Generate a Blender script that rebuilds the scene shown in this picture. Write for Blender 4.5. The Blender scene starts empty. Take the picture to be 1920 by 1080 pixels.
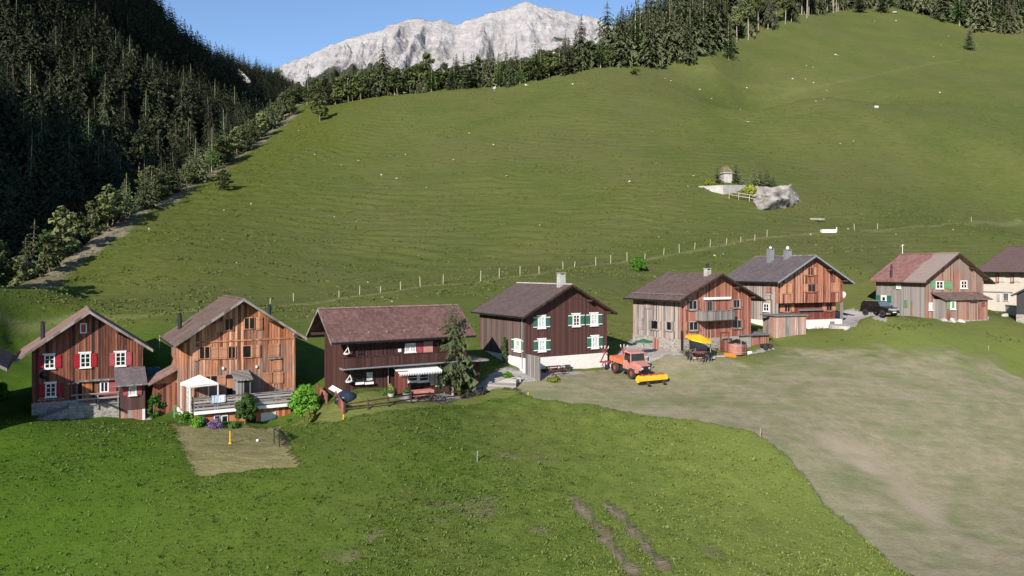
import bpy, math, random
import numpy as np
from mathutils import Vector, Matrix
R = math.radians
scene = bpy.context.scene
# ---------------------------------------------------------------- camera
F = 1400.0; HY = 504.0            # focal length and horizon row, in the photograph's 1920-wide pixels
cam_d = bpy.data.cameras.new("camera"); cam = bpy.data.objects.new("camera", cam_d)
scene.collection.objects.link(cam); scene.camera = cam
cam_d.sensor_width = 36.0; cam_d.lens = F / 1920 * 36
cam_d.shift_y = -(540 - HY) / 1920
cam_d.clip_start = 0.5; cam_d.clip_end = 20000
cam.location = (0, 0, 0); cam.rotation_euler = (R(90), 0, 0)
# ---------------------------------------------------------------- sky and sun
SUN_AZ = R(66); SUN_EL = R(26)    # direction the light travels: SUN_AZ from +X towards +Y
LD = Vector((math.cos(SUN_AZ) * math.cos(SUN_EL), math.sin(SUN_AZ) * math.cos(SUN_EL), -math.sin(SUN_EL)))
w = bpy.data.worlds.new("World"); scene.world = w; w.use_nodes = True
nt = w.node_tree; nt.nodes.clear()
sky = nt.nodes.new("ShaderNodeTexSky"); sky.sky_type = 'NISHITA'; sky.sun_disc = False
sky.sun_elevation = SUN_EL; sky.sun_rotation = math.atan2(-LD.x, -LD.y) % (2 * math.pi)
sky.altitude = 1500; sky.air_density = 1.0; sky.dust_density = 0.0; sky.ozone_density = 3.0
bg = nt.nodes.new("ShaderNodeBackground"); bg.inputs[1].default_value = 0.112
wo = nt.nodes.new("ShaderNodeOutputWorld")
nt.links.new(sky.outputs[0], bg.inputs[0]); nt.links.new(bg.outputs[0], wo.inputs[0])
sd = bpy.data.lights.new("sun", 'SUN'); sd.energy = 4.6; sd.angle = R(0.5); sd.color = (1.0, 0.93, 0.84)
so = bpy.data.objects.new("sun", sd); scene.collection.objects.link(so)
so.rotation_euler = LD.to_track_quat('-Z', 'Y').to_euler()
scene.view_settings.view_transform = 'Standard'; scene.view_settings.look = 'None'
scene.view_settings.exposure = 0.7; scene.view_settings.gamma = 1
cy = scene.cycles; cy.max_bounces = 5; cy.diffuse_bounces = 2; cy.glossy_bounces = 2; cy.transmission_bounces = 3
cy.transparent_max_bounces = 8; cy.volume_bounces = 0; cy.use_denoising = True
scene.use_nodes = False
col = scene.collection
# ---------------------------------------------------------------- measuring helpers
def P3(px, py, Y): return Vector(((px - 960) / F * Y, Y, (HY - py) / F * Y))
def proj(p): return (960 + F * p[0] / p[1], HY - F * p[2] / p[1])
# ---------------------------------------------------------------- materials
class NT:
    def __init__(s, name):
        s.m = bpy.data.materials.new(name); s.m.use_nodes = True; s.t = s.m.node_tree; s.t.nodes.clear()
        s.out = s.n('OutputMaterial'); s.b = s.n('BsdfPrincipled'); s.l(s.b.outputs[0], s.out.inputs[0])
    def n(s, k, **kw):
        x = s.t.nodes.new('ShaderNode' + k)
        for a, v in kw.items(): setattr(x, a, v)
        return x
    def l(s, a, b): s.t.links.new(a, b)
    def setin(s, sock, v):
        if isinstance(v, bpy.types.NodeSocket): s.l(v, sock)
        elif isinstance(v, tuple) and len(v) == 3 and sock.type == 'RGBA': sock.default_value = (*v, 1)
        else: sock.default_value = v
    def math(s, op, a, b=0.0, c=None):
        x = s.n('Math', operation=op); s.setin(x.inputs[0], a); s.setin(x.inputs[1], b)
        if c is not None: s.setin(x.inputs[2], c)
        return x.outputs[0]
    def mix(s, f, a, b, blend='MIX'):
        x = s.n('Mix', data_type='RGBA', blend_type=blend); s.setin(x.inputs[0], f); s.setin(x.inputs[6], a); s.setin(x.inputs[7], b)
        return x.outputs[2]
    def noise(s, vec, scale, detail=3, rough=0.55, dist=0.0, color=False):
        x = s.n('TexNoise'); s.l(vec, x.inputs['Vector']); x.inputs['Scale'].default_value = scale
        x.inputs['Detail'].default_value = detail; x.inputs['Roughness'].default_value = rough; x.inputs['Distortion'].default_value = dist
        return x.outputs[1 if color else 0]
    def scale(s, vec, v, loc=(0, 0, 0)):
        x = s.n('Mapping'); s.l(vec, x.inputs[0]); x.inputs['Scale'].default_value = v; x.inputs['Location'].default_value = loc
        return x.outputs[0]
    def ramp(s, f, stops):
        x = s.n('ValToRGB'); s.l(f, x.inputs[0]); e = x.color_ramp.elements
        while len(e) < len(stops): e.new(0.5)
        for k, (p, c) in enumerate(stops):
            e[k].position = p; e[k].color = (*c, 1) if isinstance(c, tuple) else (c, c, c, 1)
        return x.outputs[0]
    def bump(s, h, strength=0.5, dist=0.1, normal=None):
        x = s.n('Bump'); s.l(h, x.inputs['Height']); x.inputs['Strength'].default_value = strength; x.inputs['Distance'].default_value = dist
        if normal is not None: s.l(normal, x.inputs['Normal'])
        return x.outputs[0]
    def obj(s): return s.n('TexCoord').outputs['Object']
    def pos(s): return s.n('NewGeometry').outputs['Position']
    def fin(s, color=None, rough=0.8, normal=None, spec=0.3, metal=0.0):
        if color is not None: s.setin(s.b.inputs['Base Color'], color)
        s.setin(s.b.inputs['Roughness'], rough); s.b.inputs['Specular IOR Level'].default_value = spec; s.b.inputs['Metallic'].default_value = metal
        if normal is not None: s.l(normal, s.b.inputs['Normal'])
        return s.m
def plain(name, c, rough=0.7, var=0.12, scale=6.0, spec=0.3, metal=0.0, bumpd=0.0):
    m = NT(name); v = m.obj(); n = m.noise(v, scale, 4, 0.6)
    lo = tuple(x * (1 - var * 2) for x in c); hi = tuple(min(1, x * (1 + var * 1.2)) for x in c)
    colr = m.ramp(n, [(0.3, lo), (0.7, hi)])
    return m.fin(colr, rough, m.bump(n, 0.6, bumpd) if bumpd else None, spec, metal)
def planks(name, cols, bw=0.22, rough=0.85, streak=0.5, weather=None, wz=(0, 1), horiz=False, contrast=1.0):
    """vertical boards: one shade per board, long stains along the grain, fine grain bump"""
    m = NT(name); v = m.obj(); sx = m.n('SeparateXYZ'); m.l(v, sx.inputs[0])
    h = m.math('ADD', sx.outputs[0], sx.outputs[1]); z = sx.outputs[2]
    if horiz: h, z = z, h
    k = m.math('DIVIDE', h, bw); fl = m.math('FLOOR', k); fr = m.math('FRACT', k)
    wn = m.n('TexWhiteNoise', noise_dimensions='1D'); m.l(fl, wn.inputs[1])
    cv = m.n('CombineXYZ'); m.l(m.math('MULTIPLY', h, 9.0), cv.inputs[0]); m.l(m.math('MULTIPLY', z, 0.55), cv.inputs[1]); m.l(m.math('MULTIPLY', fl, 3.7), cv.inputs[2])
    st = m.noise(cv.outputs[0], 1.0, 4, 0.6)
    cg = m.n('CombineXYZ'); m.l(m.math('MULTIPLY', h, 60.0), cg.inputs[0]); m.l(m.math('MULTIPLY', z, 2.5), cg.inputs[1])
    gr = m.noise(cg.outputs[0], 1.0, 2, 0.5)
    f = m.math('ADD', m.math('MULTIPLY_ADD', wn.outputs[0], 0.85 * contrast, -0.15 * contrast), m.math('MULTIPLY', m.math('SUBTRACT', st, 0.5), 1.6 * streak))
    f = m.math('ADD', f, 0.22)
    c = m.ramp(f, [(i / (len(cols) - 1) * 0.9 + 0.05, x) for i, x in enumerate(cols)])
    if weather:
        big = m.noise(m.scale(v, (0.5, 0.5, 0.25)), 1.1, 4, 0.6)
        big = m.math('ADD', big, m.math('MULTIPLY', m.math('SUBTRACT', z, wz[0]), wz[1]))
        wf = m.ramp(big, [(0.42, 0.0), (0.62, 1.0)])
        wf2 = m.n('Mix', data_type='RGBA')
        c = m.mix(m.math('MULTIPLY', wf, 0.8), c, m.mix(st, tuple(x * 0.6 for x in weather), weather))
    gap = m.math('LESS_THAN', fr, 0.07)
    hgt = m.math('SUBTRACT', m.math('MULTIPLY', gr, 0.3), gap)
    return m.fin(c, rough, m.bump(hgt, 0.7, 0.02), 0.2)
def roofmat(name, cols, row=0.30, colw=0.2, spots=None, rough=0.8, axis='y', patch=None):
    m = NT(name); v = m.obj(); sx = m.n('SeparateXYZ'); m.l(v, sx.inputs[0])
    along = sx.outputs[1] if axis == 'y' else sx.outputs[0]; across = sx.outputs[0] if axis == 'y' else sx.outputs[1]
    k = m.math('DIVIDE', across, row); fr = m.math('FRACT', k); fl = m.math('FLOOR', k)
    k2 = m.math('ADD', m.math('DIVIDE', along, colw), m.math('MULTIPLY', fl, 0.5)); fl2 = m.math('FLOOR', k2); fr2 = m.math('FRACT', k2)
    cv = m.n('CombineXYZ'); m.l(fl, cv.inputs[0]); m.l(fl2, cv.inputs[1])
    wn = m.n('TexWhiteNoise', noise_dimensions='3D'); m.l(cv.outputs[0], wn.inputs[0])
    big = m.noise(v, 0.7, 5, 0.65); strk = m.noise(m.scale(v, (0.6, 3.0, 0.6) if axis == 'y' else (3.0, 0.6, 0.6)), 1.2, 3, 0.6)
    f = m.math('ADD', m.math('MULTIPLY', wn.outputs[0], 0.28), m.math('ADD', m.math('MULTIPLY', big, 0.5), m.math('MULTIPLY', strk, 0.25)))
    c = m.ramp(f, [(0.28 + 0.5 * i / (len(cols) - 1), x) for i, x in enumerate(cols)])
    if spots:
        sp = m.noise(v, 5.0, 3, 0.7); c = m.mix(m.math('MULTIPLY', m.ramp(sp, [(0.60, 0.0), (0.70, 1.0)]), 0.6), c, spots)
    if patch:
        pf = m.math('ADD', m.math('MULTIPLY', m.math('SUBTRACT', patch[1], along), 0.8), m.math('MULTIPLY', m.math('SUBTRACT', big, 0.5), 1.5))
        c = m.mix(m.math('MULTIPLY', m.ramp(pf, [(0.4, 0.0), (0.6, 1.0)]), 0.85), c, patch[0])
    hgt = m.math('ADD', m.math('MULTIPLY', fr, 1.0), m.math('MULTIPLY', m.math('LESS_THAN', fr2, 0.08), -0.5))
    return m.fin(c, rough, m.bump(hgt, 0.8, 0.035), 0.25)
def stonewall(name, c=(0.36, 0.33, 0.29), mortar=(0.5, 0.47, 0.42), scale=2.6):
    m = NT(name); v = m.scale(m.obj(), (1, 1, 1.5)); vo = m.n('TexVoronoi', feature='DISTANCE_TO_EDGE'); m.l(v, vo.inputs[0]); vo.inputs['Scale'].default_value = scale
    vc = m.n('TexVoronoi'); m.l(v, vc.inputs[0]); vc.inputs['Scale'].default_value = scale
    n = m.noise(v, 9, 4, 0.6); br = m.math('MULTIPLY_ADD', vc.outputs['Color'], 0.6, 0.6)
    base = m.mix(m.ramp(n, [(0.3, 0.0), (0.7, 1.0)]), tuple(x * 0.6 for x in c), tuple(min(1, x * 1.3) for x in c))
    base = m.mix(1.0, base, br, 'MULTIPLY')
    cc = m.mix(m.ramp(vo.outputs[0], [(0.02, 1.0), (0.07, 0.0)]), base, mortar)
    return m.fin(cc, 0.9, m.bump(vo.outputs[0], 0.8, 0.08), 0.2)
MAT = {}
MAT['white'] = plain('white_paint', (0.76, 0.75, 0.72), 0.6, 0.04)
MAT['glass'] = plain('window_glass', (0.012, 0.014, 0.018), 0.12, 0.3, 2.0, 0.6)
MAT['curtain'] = plain('curtained_glass', (0.55, 0.54, 0.52), 0.3, 0.25, 5.0, 0.5)
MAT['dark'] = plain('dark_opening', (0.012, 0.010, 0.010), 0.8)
MAT['red'] = plain('red_shutter_paint', (0.32, 0.010, 0.020), 0.6, 0.1)
MAT['red_faded'] = plain('faded_red_paint', (0.36, 0.07, 0.085), 0.65, 0.12)
MAT['green'] = plain('green_shutter_paint', (0.035, 0.13, 0.085), 0.6, 0.1)
MAT['green_pale'] = plain('pale_green_paint', (0.13, 0.26, 0.13), 0.65, 0.12)
MAT['green_teal'] = plain('teal_green_paint', (0.02, 0.16, 0.12), 0.6, 0.1)
MAT['fascia'] = planks('weathered_fascia', [(0.12, 0.10, 0.09), (0.22, 0.19, 0.17), (0.30, 0.27, 0.25)], 0.5)
MAT['grey_wood'] = planks('grey_weathered_wood', [(0.10, 0.09, 0.085), (0.21, 0.19, 0.18), (0.34, 0.31, 0.29)], 0.14)
MAT['grey_rail'] = planks('grey_rail_wood', [(0.13, 0.12, 0.115), (0.25, 0.23, 0.22), (0.38, 0.36, 0.34)], 0.2, horiz=True)
MAT['dark_wood'] = planks('dark_stained_wood', [(0.028, 0.016, 0.013), (0.05, 0.028, 0.022), (0.075, 0.04, 0.032)], 0.25)
MAT['beam'] = plain('dark_beam', (0.06, 0.04, 0.032), 0.85, 0.2)
MAT['soffit'] = plain('dark_soffit_boards', (0.09, 0.055, 0.04), 0.9, 0.2)  # plain dark brown boards
MAT['metal_dark'] = plain('dark_metal', (0.05, 0.05, 0.055), 0.4, 0.1, 6, 0.5, 0.6)
MAT['zinc'] = plain('zinc_sheet', (0.30, 0.31, 0.33), 0.45, 0.1, 4, 0.5, 0.4)
MAT['plaster'] = plain('white_plaster', (0.68, 0.65, 0.60), 0.9, 0.06, 3.0)
MAT['concrete'] = plain('concrete', (0.40, 0.38, 0.36), 0.9, 0.12, 1.2, bumpd=0.02)
MAT['cream'] = plain('cream_plaster', (0.66, 0.60, 0.53), 0.9, 0.05, 1.5)
MAT['stone'] = stonewall('rubble_stone', (0.30, 0.27, 0.24), (0.38, 0.35, 0.31))
MAT['oxblood'] = planks('oxblood_stained_boards', [(0.10, 0.03, 0.022), (0.15, 0.045, 0.035), (0.20, 0.07, 0.05)], 0.2)
MAT['orange_door'] = planks('varnished_door_boards', [(0.30, 0.11, 0.035), (0.42, 0.16, 0.05), (0.50, 0.21, 0.08)], 0.2)
MAT['w1'] = planks('red_brown_old_boards', [(0.055, 0.030, 0.025), (0.12, 0.048, 0.032), (0.24, 0.085, 0.055), (0.30, 0.14, 0.085)], 0.24, streak=0.75)
MAT['w2'] = planks('orange_sunburnt_boards', [(0.12, 0.045, 0.025), (0.30, 0.115, 0.058), (0.47, 0.20, 0.10), (0.60, 0.36, 0.24)], 0.24, streak=0.9, weather=(0.26, 0.21, 0.19), wz=(3.2, -0.03))
MAT['w2s'] = planks('orange_shutter_boards', [(0.24, 0.11, 0.06), (0.40, 0.19, 0.11), (0.52, 0.27, 0.16)], 0.3, streak=0.5)
MAT['w3'] = planks('dark_brown_boards', [(0.040, 0.018, 0.016), (0.062, 0.028, 0.024), (0.085, 0.04, 0.034)], 0.18, streak=0.3)
MAT['w4'] = planks('chocolate_brown_boards', [(0.052, 0.024, 0.022), (0.085, 0.038, 0.034), (0.115, 0.055, 0.048)], 0.12, streak=0.4)
MAT['w4l'] = planks('greyed_brown_boards', [(0.07, 0.05, 0.045), (0.12, 0.085, 0.075), (0.17, 0.12, 0.105)], 0.2, streak=0.5)
MAT['w5'] = planks('reddish_larch_boards', [(0.13, 0.045, 0.032), (0.26, 0.10, 0.07), (0.36, 0.16, 0.115), (0.42, 0.23, 0.18)], 0.2, streak=0.5)
MAT['w5l'] = planks('silvered_larch_boards', [(0.13, 0.11, 0.10), (0.24, 0.21, 0.195), (0.36, 0.31, 0.28), (0.48, 0.38, 0.32)], 0.2, streak=0.6)
MAT['w6'] = planks('scorched_red_boards', [(0.07, 0.03, 0.025), (0.24, 0.085, 0.055), (0.38, 0.17, 0.11), (0.42, 0.26, 0.18)], 0.22, streak=0.9)
MAT['w7'] = planks('pink_brown_boards', [(0.14, 0.06, 0.045), (0.25, 0.12, 0.09), (0.33, 0.18, 0.14), (0.30, 0.22, 0.18)], 0.2, streak=0.6, weather=(0.25, 0.21, 0.18), wz=(4, 0.03))
MAT['w7l'] = planks('silver_grey_boards', [(0.22, 0.20, 0.185), (0.32, 0.29, 0.27), (0.42, 0.385, 0.365)], 0.2, streak=0.5, contrast=0.7)
MAT['r1'] = roofmat('pinkish_tiles', [(0.12, 0.075, 0.062), (0.22, 0.14, 0.12), (0.30, 0.20, 0.17)])
MAT['r2'] = roofmat('brown_tiles', [(0.08, 0.055, 0.048), (0.14, 0.095, 0.082), (0.20, 0.14, 0.12)], row=0.32)
MAT['r3'] = roofmat('mottled_red_tiles', [(0.085, 0.045, 0.040), (0.135, 0.072, 0.064), (0.20, 0.115, 0.098)], axis='x', row=0.22, spots=(0.24, 0.17, 0.13))
MAT['r4'] = roofmat('slate_brown_shingles', [(0.075, 0.055, 0.052), (0.105, 0.078, 0.075), (0.135, 0.105, 0.10)], row=0.18)
MAT['r5'] = roofmat('brown_shingles', [(0.08, 0.055, 0.05), (0.12, 0.083, 0.075), (0.17, 0.12, 0.11)], row=0.2)
MAT['r6'] = roofmat('grey_violet_shingles', [(0.085, 0.07, 0.075), (0.12, 0.10, 0.105), (0.155, 0.13, 0.135)], row=0.18)
MAT['r7'] = roofmat('faded_red_tiles', [(0.17, 0.085, 0.075), (0.26, 0.13, 0.115), (0.31, 0.18, 0.155)], row=0.28, patch=((0.30, 0.25, 0.22), 3.6))
MAT['r8'] = roofmat('smooth_brown_tiles', [(0.115, 0.075, 0.072), (0.13, 0.088, 0.084), (0.15, 0.10, 0.096)], row=0.25)
MAT['bitumen'] = plain('grey_roofing_felt', (0.17, 0.165, 0.17), 0.85, 0.12, 2.0)
MAT['tyre'] = plain('tyre_rubber', (0.045, 0.04, 0.04), 0.85)
MAT['black'] = plain('black_plastic', (0.015, 0.015, 0.016), 0.4, 0.1, 5, 0.5)
MAT['yellow'] = plain('yellow_paint', (0.75, 0.42, 0.02), 0.4, 0.06)
MAT['orange'] = plain('orange_paint', (0.54, 0.16, 0.075), 0.45, 0.08)
MAT['orange_pale'] = plain('sunbleached_orange_paint', (0.50, 0.22, 0.18), 0.5, 0.16)
MAT['machine_red'] = plain('machine_red_paint', (0.36, 0.06, 0.055), 0.5, 0.1)
# ---------------------------------------------------------------- mesh building
class MB:
    def __init__(s): s.v = []; s.f = []; s.M = Matrix.Identity(4)
    def add(s, vs, fs):
        b = len(s.v); s.v += [tuple(s.M @ Vector(p)) for p in vs]; s.f += [tuple(b + i for i in f) for f in fs]; return s
    def box(s, x0, x1, y0, y1, z0, z1):
        return s.add([(x0, y0, z0), (x1, y0, z0), (x1, y1, z0), (x0, y1, z0), (x0, y0, z1), (x1, y0, z1), (x1, y1, z1), (x0, y1, z1)],
                     [(3, 2, 1, 0), (4, 5, 6, 7), (0, 1, 5, 4), (1, 2, 6, 5), (2, 3, 7, 6), (3, 0, 4, 7)])
    def hexa(s, b, t):       # b, t: 4 bottom and 4 top corners, anticlockwise seen from above
        return s.add(list(b) + list(t), [(3, 2, 1, 0), (4, 5, 6, 7), (0, 1, 5, 4), (1, 2, 6, 5), (2, 3, 7, 6), (3, 0, 4, 7)])
    def prism(s, poly, d):    # poly: list of 3D points, d: extrusion vector
        n = len(poly); d = Vector(d); a = [Vector(p) for p in poly]; b = [p + d for p in a]
        return s.add(a + b, [tuple(range(n))[::-1], tuple(range(n, 2 * n))] + [(i, (i + 1) % n, n + (i + 1) % n, n + i) for i in range(n)])
    def bar(s, p, q, w=0.06, h=None):
        h = h or w; p, q = Vector(p), Vector(q); d = (q - p).normalized()
        up = Vector((0, 0, 1)) if abs(d.z) < 0.9 else Vector((1, 0, 0))
        a = d.cross(up).normalized() * w / 2; b = a.cross(d).normalized() * h / 2
        return s.hexa([p - a - b, p + a - b, q + a - b, q - a - b], [p - a + b, p + a + b, q + a + b, q - a + b])
    def tube(s, p, q, r0, r1=None, n=10, cap=True):
        r1 = r0 if r1 is None else r1; p, q = Vector(p), Vector(q); d = (q - p).normalized()
        up = Vector((0, 0, 1)) if abs(d.z) < 0.9 else Vector((1, 0, 0)); a = d.cross(up).normalized(); b = d.cross(a)
        vs = []; fs = []
        for c, r in ((p, r0), (q, r1)):
            vs += [c + (a * math.cos(t) + b * math.sin(t)) * r for t in [2 * math.pi * i / n for i in range(n)]]
        fs = [(i, (i + 1) % n, n + (i + 1) % n, n + i) for i in range(n)]
        if cap: fs += [tuple(range(n))[::-1], tuple(range(n, 2 * n))]
        return s.add(vs, fs)
    def lathe(s, c, prof, n=16, axis='z'):
        vs = []; fs = []; k = len(prof)
        for i in range(n):
            t = 2 * math.pi * i / n
            for r, z in prof:
                p = (r * math.cos(t), r * math.sin(t), z)
                if axis == 'y': p = (p[0], p[2], p[1])
                if axis == 'x': p = (p[2], p[0], p[1])
                vs.append((c[0] + p[0], c[1] + p[1], c[2] + p[2]))
        for i in range(n):
            for j in range(k - 1):
                a = i * k + j; b = ((i + 1) % n) * k + j; fs.append((a, b, b + 1, a + 1))
        return s.add(vs, fs)
    def build(s, name, mat, parent=None, smooth=False):
        me = bpy.data.meshes.new(name); me.from_pydata([tuple(p) for p in s.v], [], s.f); me.validate(); me.update()
        o = bpy.data.objects.new(name, me); col.objects.link(o)
        me.materials.append(MAT[mat] if isinstance(mat, str) else mat)
        if smooth: me.shade_smooth()
        if parent: o.parent = parent
        return o
def npmesh(name, v, f, mat, parent=None, smooth=False):
    """v: n x 3, f: m x 3 or m x 4 numpy arrays"""
    me = bpy.data.meshes.new(name); k = f.shape[1]
    me.vertices.add(len(v)); me.vertices.foreach_set('co', np.asarray(v, np.float32).ravel())
    me.loops.add(len(f) * k); me.loops.foreach_set('vertex_index', np.asarray(f, np.int32).ravel())
    me.polygons.add(len(f)); me.polygons.foreach_set('loop_start', np.arange(0, len(f) * k, k, dtype=np.int32))
    me.update(calc_edges=True); me.validate()
    o = bpy.data.objects.new(name, me); col.objects.link(o); me.materials.append(MAT[mat] if isinstance(mat, str) else mat)
    if smooth: me.shade_smooth()
    if parent: o.parent = parent
    return o
def thing(name, label, cat, loc=(0, 0, 0), rz=0.0, group=None, rot=None):
    o = bpy.data.objects.new(name, None); col.objects.link(o); o.location = loc; o.rotation_euler = rot or (0, 0, rz)
    o.empty_display_size = 0.3
    return tag(o, label, cat, group)
def tag(o, label, cat, group=None):
    o['label'] = label; o['category'] = cat
    if group: o['group'] = group
    return o
def copy_thing(src, label=None, group=None):
    c = src.copy(); col.objects.link(c)
    for ch in list(src.children):
        d = ch.copy(); col.objects.link(d); d.parent = c
        for g in list(ch.children):
            e = g.copy(); col.objects.link(e); e.parent = d
    if label: c['label'] = label
    if group: c['group'] = group
    return c
# ---------------------------------------------------------------- terrain
AL = R(31); UX = Vector((math.cos(AL), math.sin(AL), 0)); VX = Vector((-math.sin(AL), math.cos(AL), 0))
GP = [ # image column, row, distance: where the photograph's ground lies
 (0,1080,42),(500,1080,39.5),(960,1080,38.5),(1430,1080,40),(1700,1080,42),(1920,1080,43),
 (0,950,47),(0,860,53),(300,950,45.5),(700,950,45.5),(960,950,46),(1430,950,49),(1430,820,58),(1700,900,55),(1920,850,60),
 (330,802,59.2),(370,893,49),(565,873,50),(520,803,62),(60,793,58.5),(272,792,63),(468,803,61),(0,800,56.5),
 (700,805,55.5),(960,830,56),(960,745,66),(740,742,62.5),(647,744,61.5),(640,781,59),(580,794,61),(900,735,68.5),(860,765,63),
 (1276,664,77),(1250,715,72),(1600,760,66),(1920,680,82),(1600,660,80),(1050,760,64),(1190,712,72),(1400,700,74),
 (985,702,71.5),(1138,691,76.8),(1452,623,89),(1580,614,93.5),(1600,628,86),(1737,598,91.5),(1850,592,94),(1920,600,96),
 (1640,592,90),(1600,577,104),(1845,581,107),(1920,583,103),(1380,668,79),(1440,640,86),(1215,640,86),
 (20,640,80),(150,600,86),(150,560,95),(300,600,86),(300,655,75),(550,600,88),(550,563,100),(700,560,97),(850,525,108),(850,560,95),
 (1150,560,98),(1000,520,104),(1100,510,110),(1240,475,125),(1650,480,118),(1620,520,108),(1780,480,122),(1500,480,120),(1320,500,116),
 (0,600,80),(0,540,90),(250,400,130),(430,300,190),(520,230,240),(560,190,268),(630,192,262),(700,180,255),(900,166,250),(1100,130,258),(1200,127,268),(1290,130,275),
 (300,560,95),(300,480,110),(300,430,122),(100,545,92),(600,480,123),(600,400,146),(600,300,185),
 (960,500,122),(960,400,150),(960,300,182),(960,230,212),(960,180,242),
 (1300,400,148),(1300,300,184),(1300,200,232),(1440,435,140),(1500,400,155),(1500,300,195),(1500,200,246),(1500,130,300),
 (1400,345,166),(1900,300,210),(1900,440,135),(1900,200,265),(1900,110,335),(1920,76,368),(1820,66,385),(1680,20,405),(1560,24,400),(1400,80,322),(1380,112,296),(1340,133,276),(1640,200,258),(1650,100,330),
 (1200,105,320),(1250,50,390),(1400,25,425),(1760,12,445),(1920,32,440),(1160,136,300)]
GW = [(-38.8,60.3,-12.4),(-35.4,62.0,-12.65),(-31.6,64.2,-13.1),(-25.6,59.0,-12.6),(-33,66,-12.2),(-22,64,-12.6),(-50,330,44),(20,345,52),(-60,420,30),(60,470,70),(185,560,135),(320,520,120),(90,260,40),(140,190,8),(170,110,-5),(100,30,-17),(60,10,-16),(0,10,-17),(-60,20,-19),(-55,50,-14.5),(-75,70,-8),(150,60,-12),(300,300,70),(300,150,10),(0,-20,-16),(-60,-20,-20),(80,-20,-18)]
cp = np.array([tuple(P3(*g)) for g in GP] + [tuple(map(float, g)) for g in GW])
def _tps(d2): return np.where(d2 > 0, d2 * np.log(np.maximum(d2, 1e-12)) * 0.5, 0.0)
def _fit():
    n = len(cp); S = 100.0; xy = cp[:, :2] / S
    d2 = ((xy[:, None] - xy[None]) ** 2).sum(2); A = np.zeros((n + 3, n + 3))
    A[:n, :n] = _tps(d2) + np.eye(n) * 2e-5; A[:n, n] = 1; A[:n, n + 1:] = xy; A[n, :n] = 1; A[n + 1:, :n] = xy.T
    return np.linalg.solve(A, np.concatenate([cp[:, 2], np.zeros(3)]))
_w = _fit()
def tps(x, y):
    x = np.atleast_1d(np.asarray(x, float)).ravel(); y = np.atleast_1d(np.asarray(y, float)).ravel(); out = np.empty(len(x)); n = len(cp)
    for a in range(0, len(x), 20000):
        X = x[a:a + 20000] / 100; Y = y[a:a + 20000] / 100
        d2 = (X[:, None] - cp[None, :, 0] / 100) ** 2 + (Y[:, None] - cp[None, :, 1] / 100) ** 2
        out[a:a + 20000] = _tps(d2) @ _w[:n] + _w[n] + _w[n + 1] * X + _w[n + 2] * Y
    return out
_rng = np.random.RandomState(7); _tab = _rng.rand(256, 256)
def vnoise(x, y, s, seed=0):
    x = np.asarray(x) / s + 31.7 * seed + 1000; y = np.asarray(y) / s + 17.3 * seed + 1000
    i = np.floor(x).astype(int); j = np.floor(y).astype(int); fx = x - i; fy = y - j; fx = fx * fx * (3 - 2 * fx); fy = fy * fy * (3 - 2 * fy)
    g = lambda a, b: _tab[a % 256, b % 256]
    return (g(i, j) * (1 - fx) + g(i + 1, j) * fx) * (1 - fy) + (g(i, j + 1) * (1 - fx) + g(i + 1, j + 1) * fx) * fy
def fbm(x, y, s, o=4, seed=0):
    r = 0; a = 0.5
    for k in range(o): r = r + a * vnoise(x, y, s / 2 ** k, seed + k); a *= 0.5
    return r
def edge_x(Y):   # the brink between the pasture and the gorge
    return np.interp(Y, [-200, 0, 60, 90, 130, 190, 240, 270, 330, 420], [-75, -72, -66, -62.5, -66.5, -72.5, -75.5, -77, -60, -40])
def ridge_h(Y):  # its unseen crest and notch are shaped to shade and light the gorge
    return np.interp(Y, [-900, -420, -330, -270, -215, -140, -60, 20, 110, 240, 420, 560, 610, 650, 750, 850, 960, 1080, 1300, 1600], [300, 305, 335, 315, 250, 220, 214, 222, 285, 300, 290, 268, 228, 207, 219, 240, 258, 276, 305, 335])
def height(x, y):
    x = np.atleast_1d(np.asarray(x, float)).ravel(); y = np.atleast_1d(np.asarray(y, float)).ravel()
    ex = edge_x(y); xc = np.maximum(x, ex); xq = np.clip(xc, -90, 330); yq = np.clip(y, -60, 560)
    z = tps(xq, yq)
    z = z - np.clip(y - 560, 0, None) * 0.3
    past = np.clip(ex - x, 0, None)
    # crest falls away behind
    z1 = z - past * 0.85 - 1.2 * (1 - np.exp(-past / 2.0))
    d = np.clip(-98 - x, 0, None)
    base = 8 + 0.20 * np.clip(y - 200, -60, 300)
    rh = ridge_h(y); span = 242.0
    t = np.clip(d / span, 0, 1)
    z2 = base + (rh - base) * t ** 1.42 + (fbm(x, y, 60, 3, 3) - 0.44) * 26 * np.clip(d / 30, 0, 1) * np.clip((1 - t) * 5, 0, 1)
    shade_crag = np.interp(y, [-900, -70, -15, 60, 440, 530], [0, 0, 70, 100, 95, 0]); sm_ = np.clip((t - .82) / .16, 0, 1); z2 = z2 + shade_crag * sm_ * sm_ * (3 - 2 * sm_)  # added out-of-view rise on the ridge, blocks sun from the gorge slope
    z2 = z2 + (fbm(x, y, 14, 3, 9) - 0.44) * 6 * np.clip(d / 30, 0, 1)
    z2 = np.where(d >= span, rh + shade_crag - (d - span) * 0.55, z2)
    z2 = np.where(x > -98, base - 3 - (x + 98) * 2.2, z2)
    k = 4.0; m = np.maximum(z1, z2)
    zz = m + np.log(np.exp((z1 - m) / k) + np.exp((z2 - m) / k)) * k - k * 0.0
    zz = np.where(past > 0, zz, z1 + np.clip(zz - z1, 0, 0))
    zz = np.where(past <= 0, z1, np.where(past < 6, z1 * (1 - past / 6) + zz * past / 6, zz))
    return zz
def hgt(x, y): return float(height([x], [y])[0])
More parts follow.
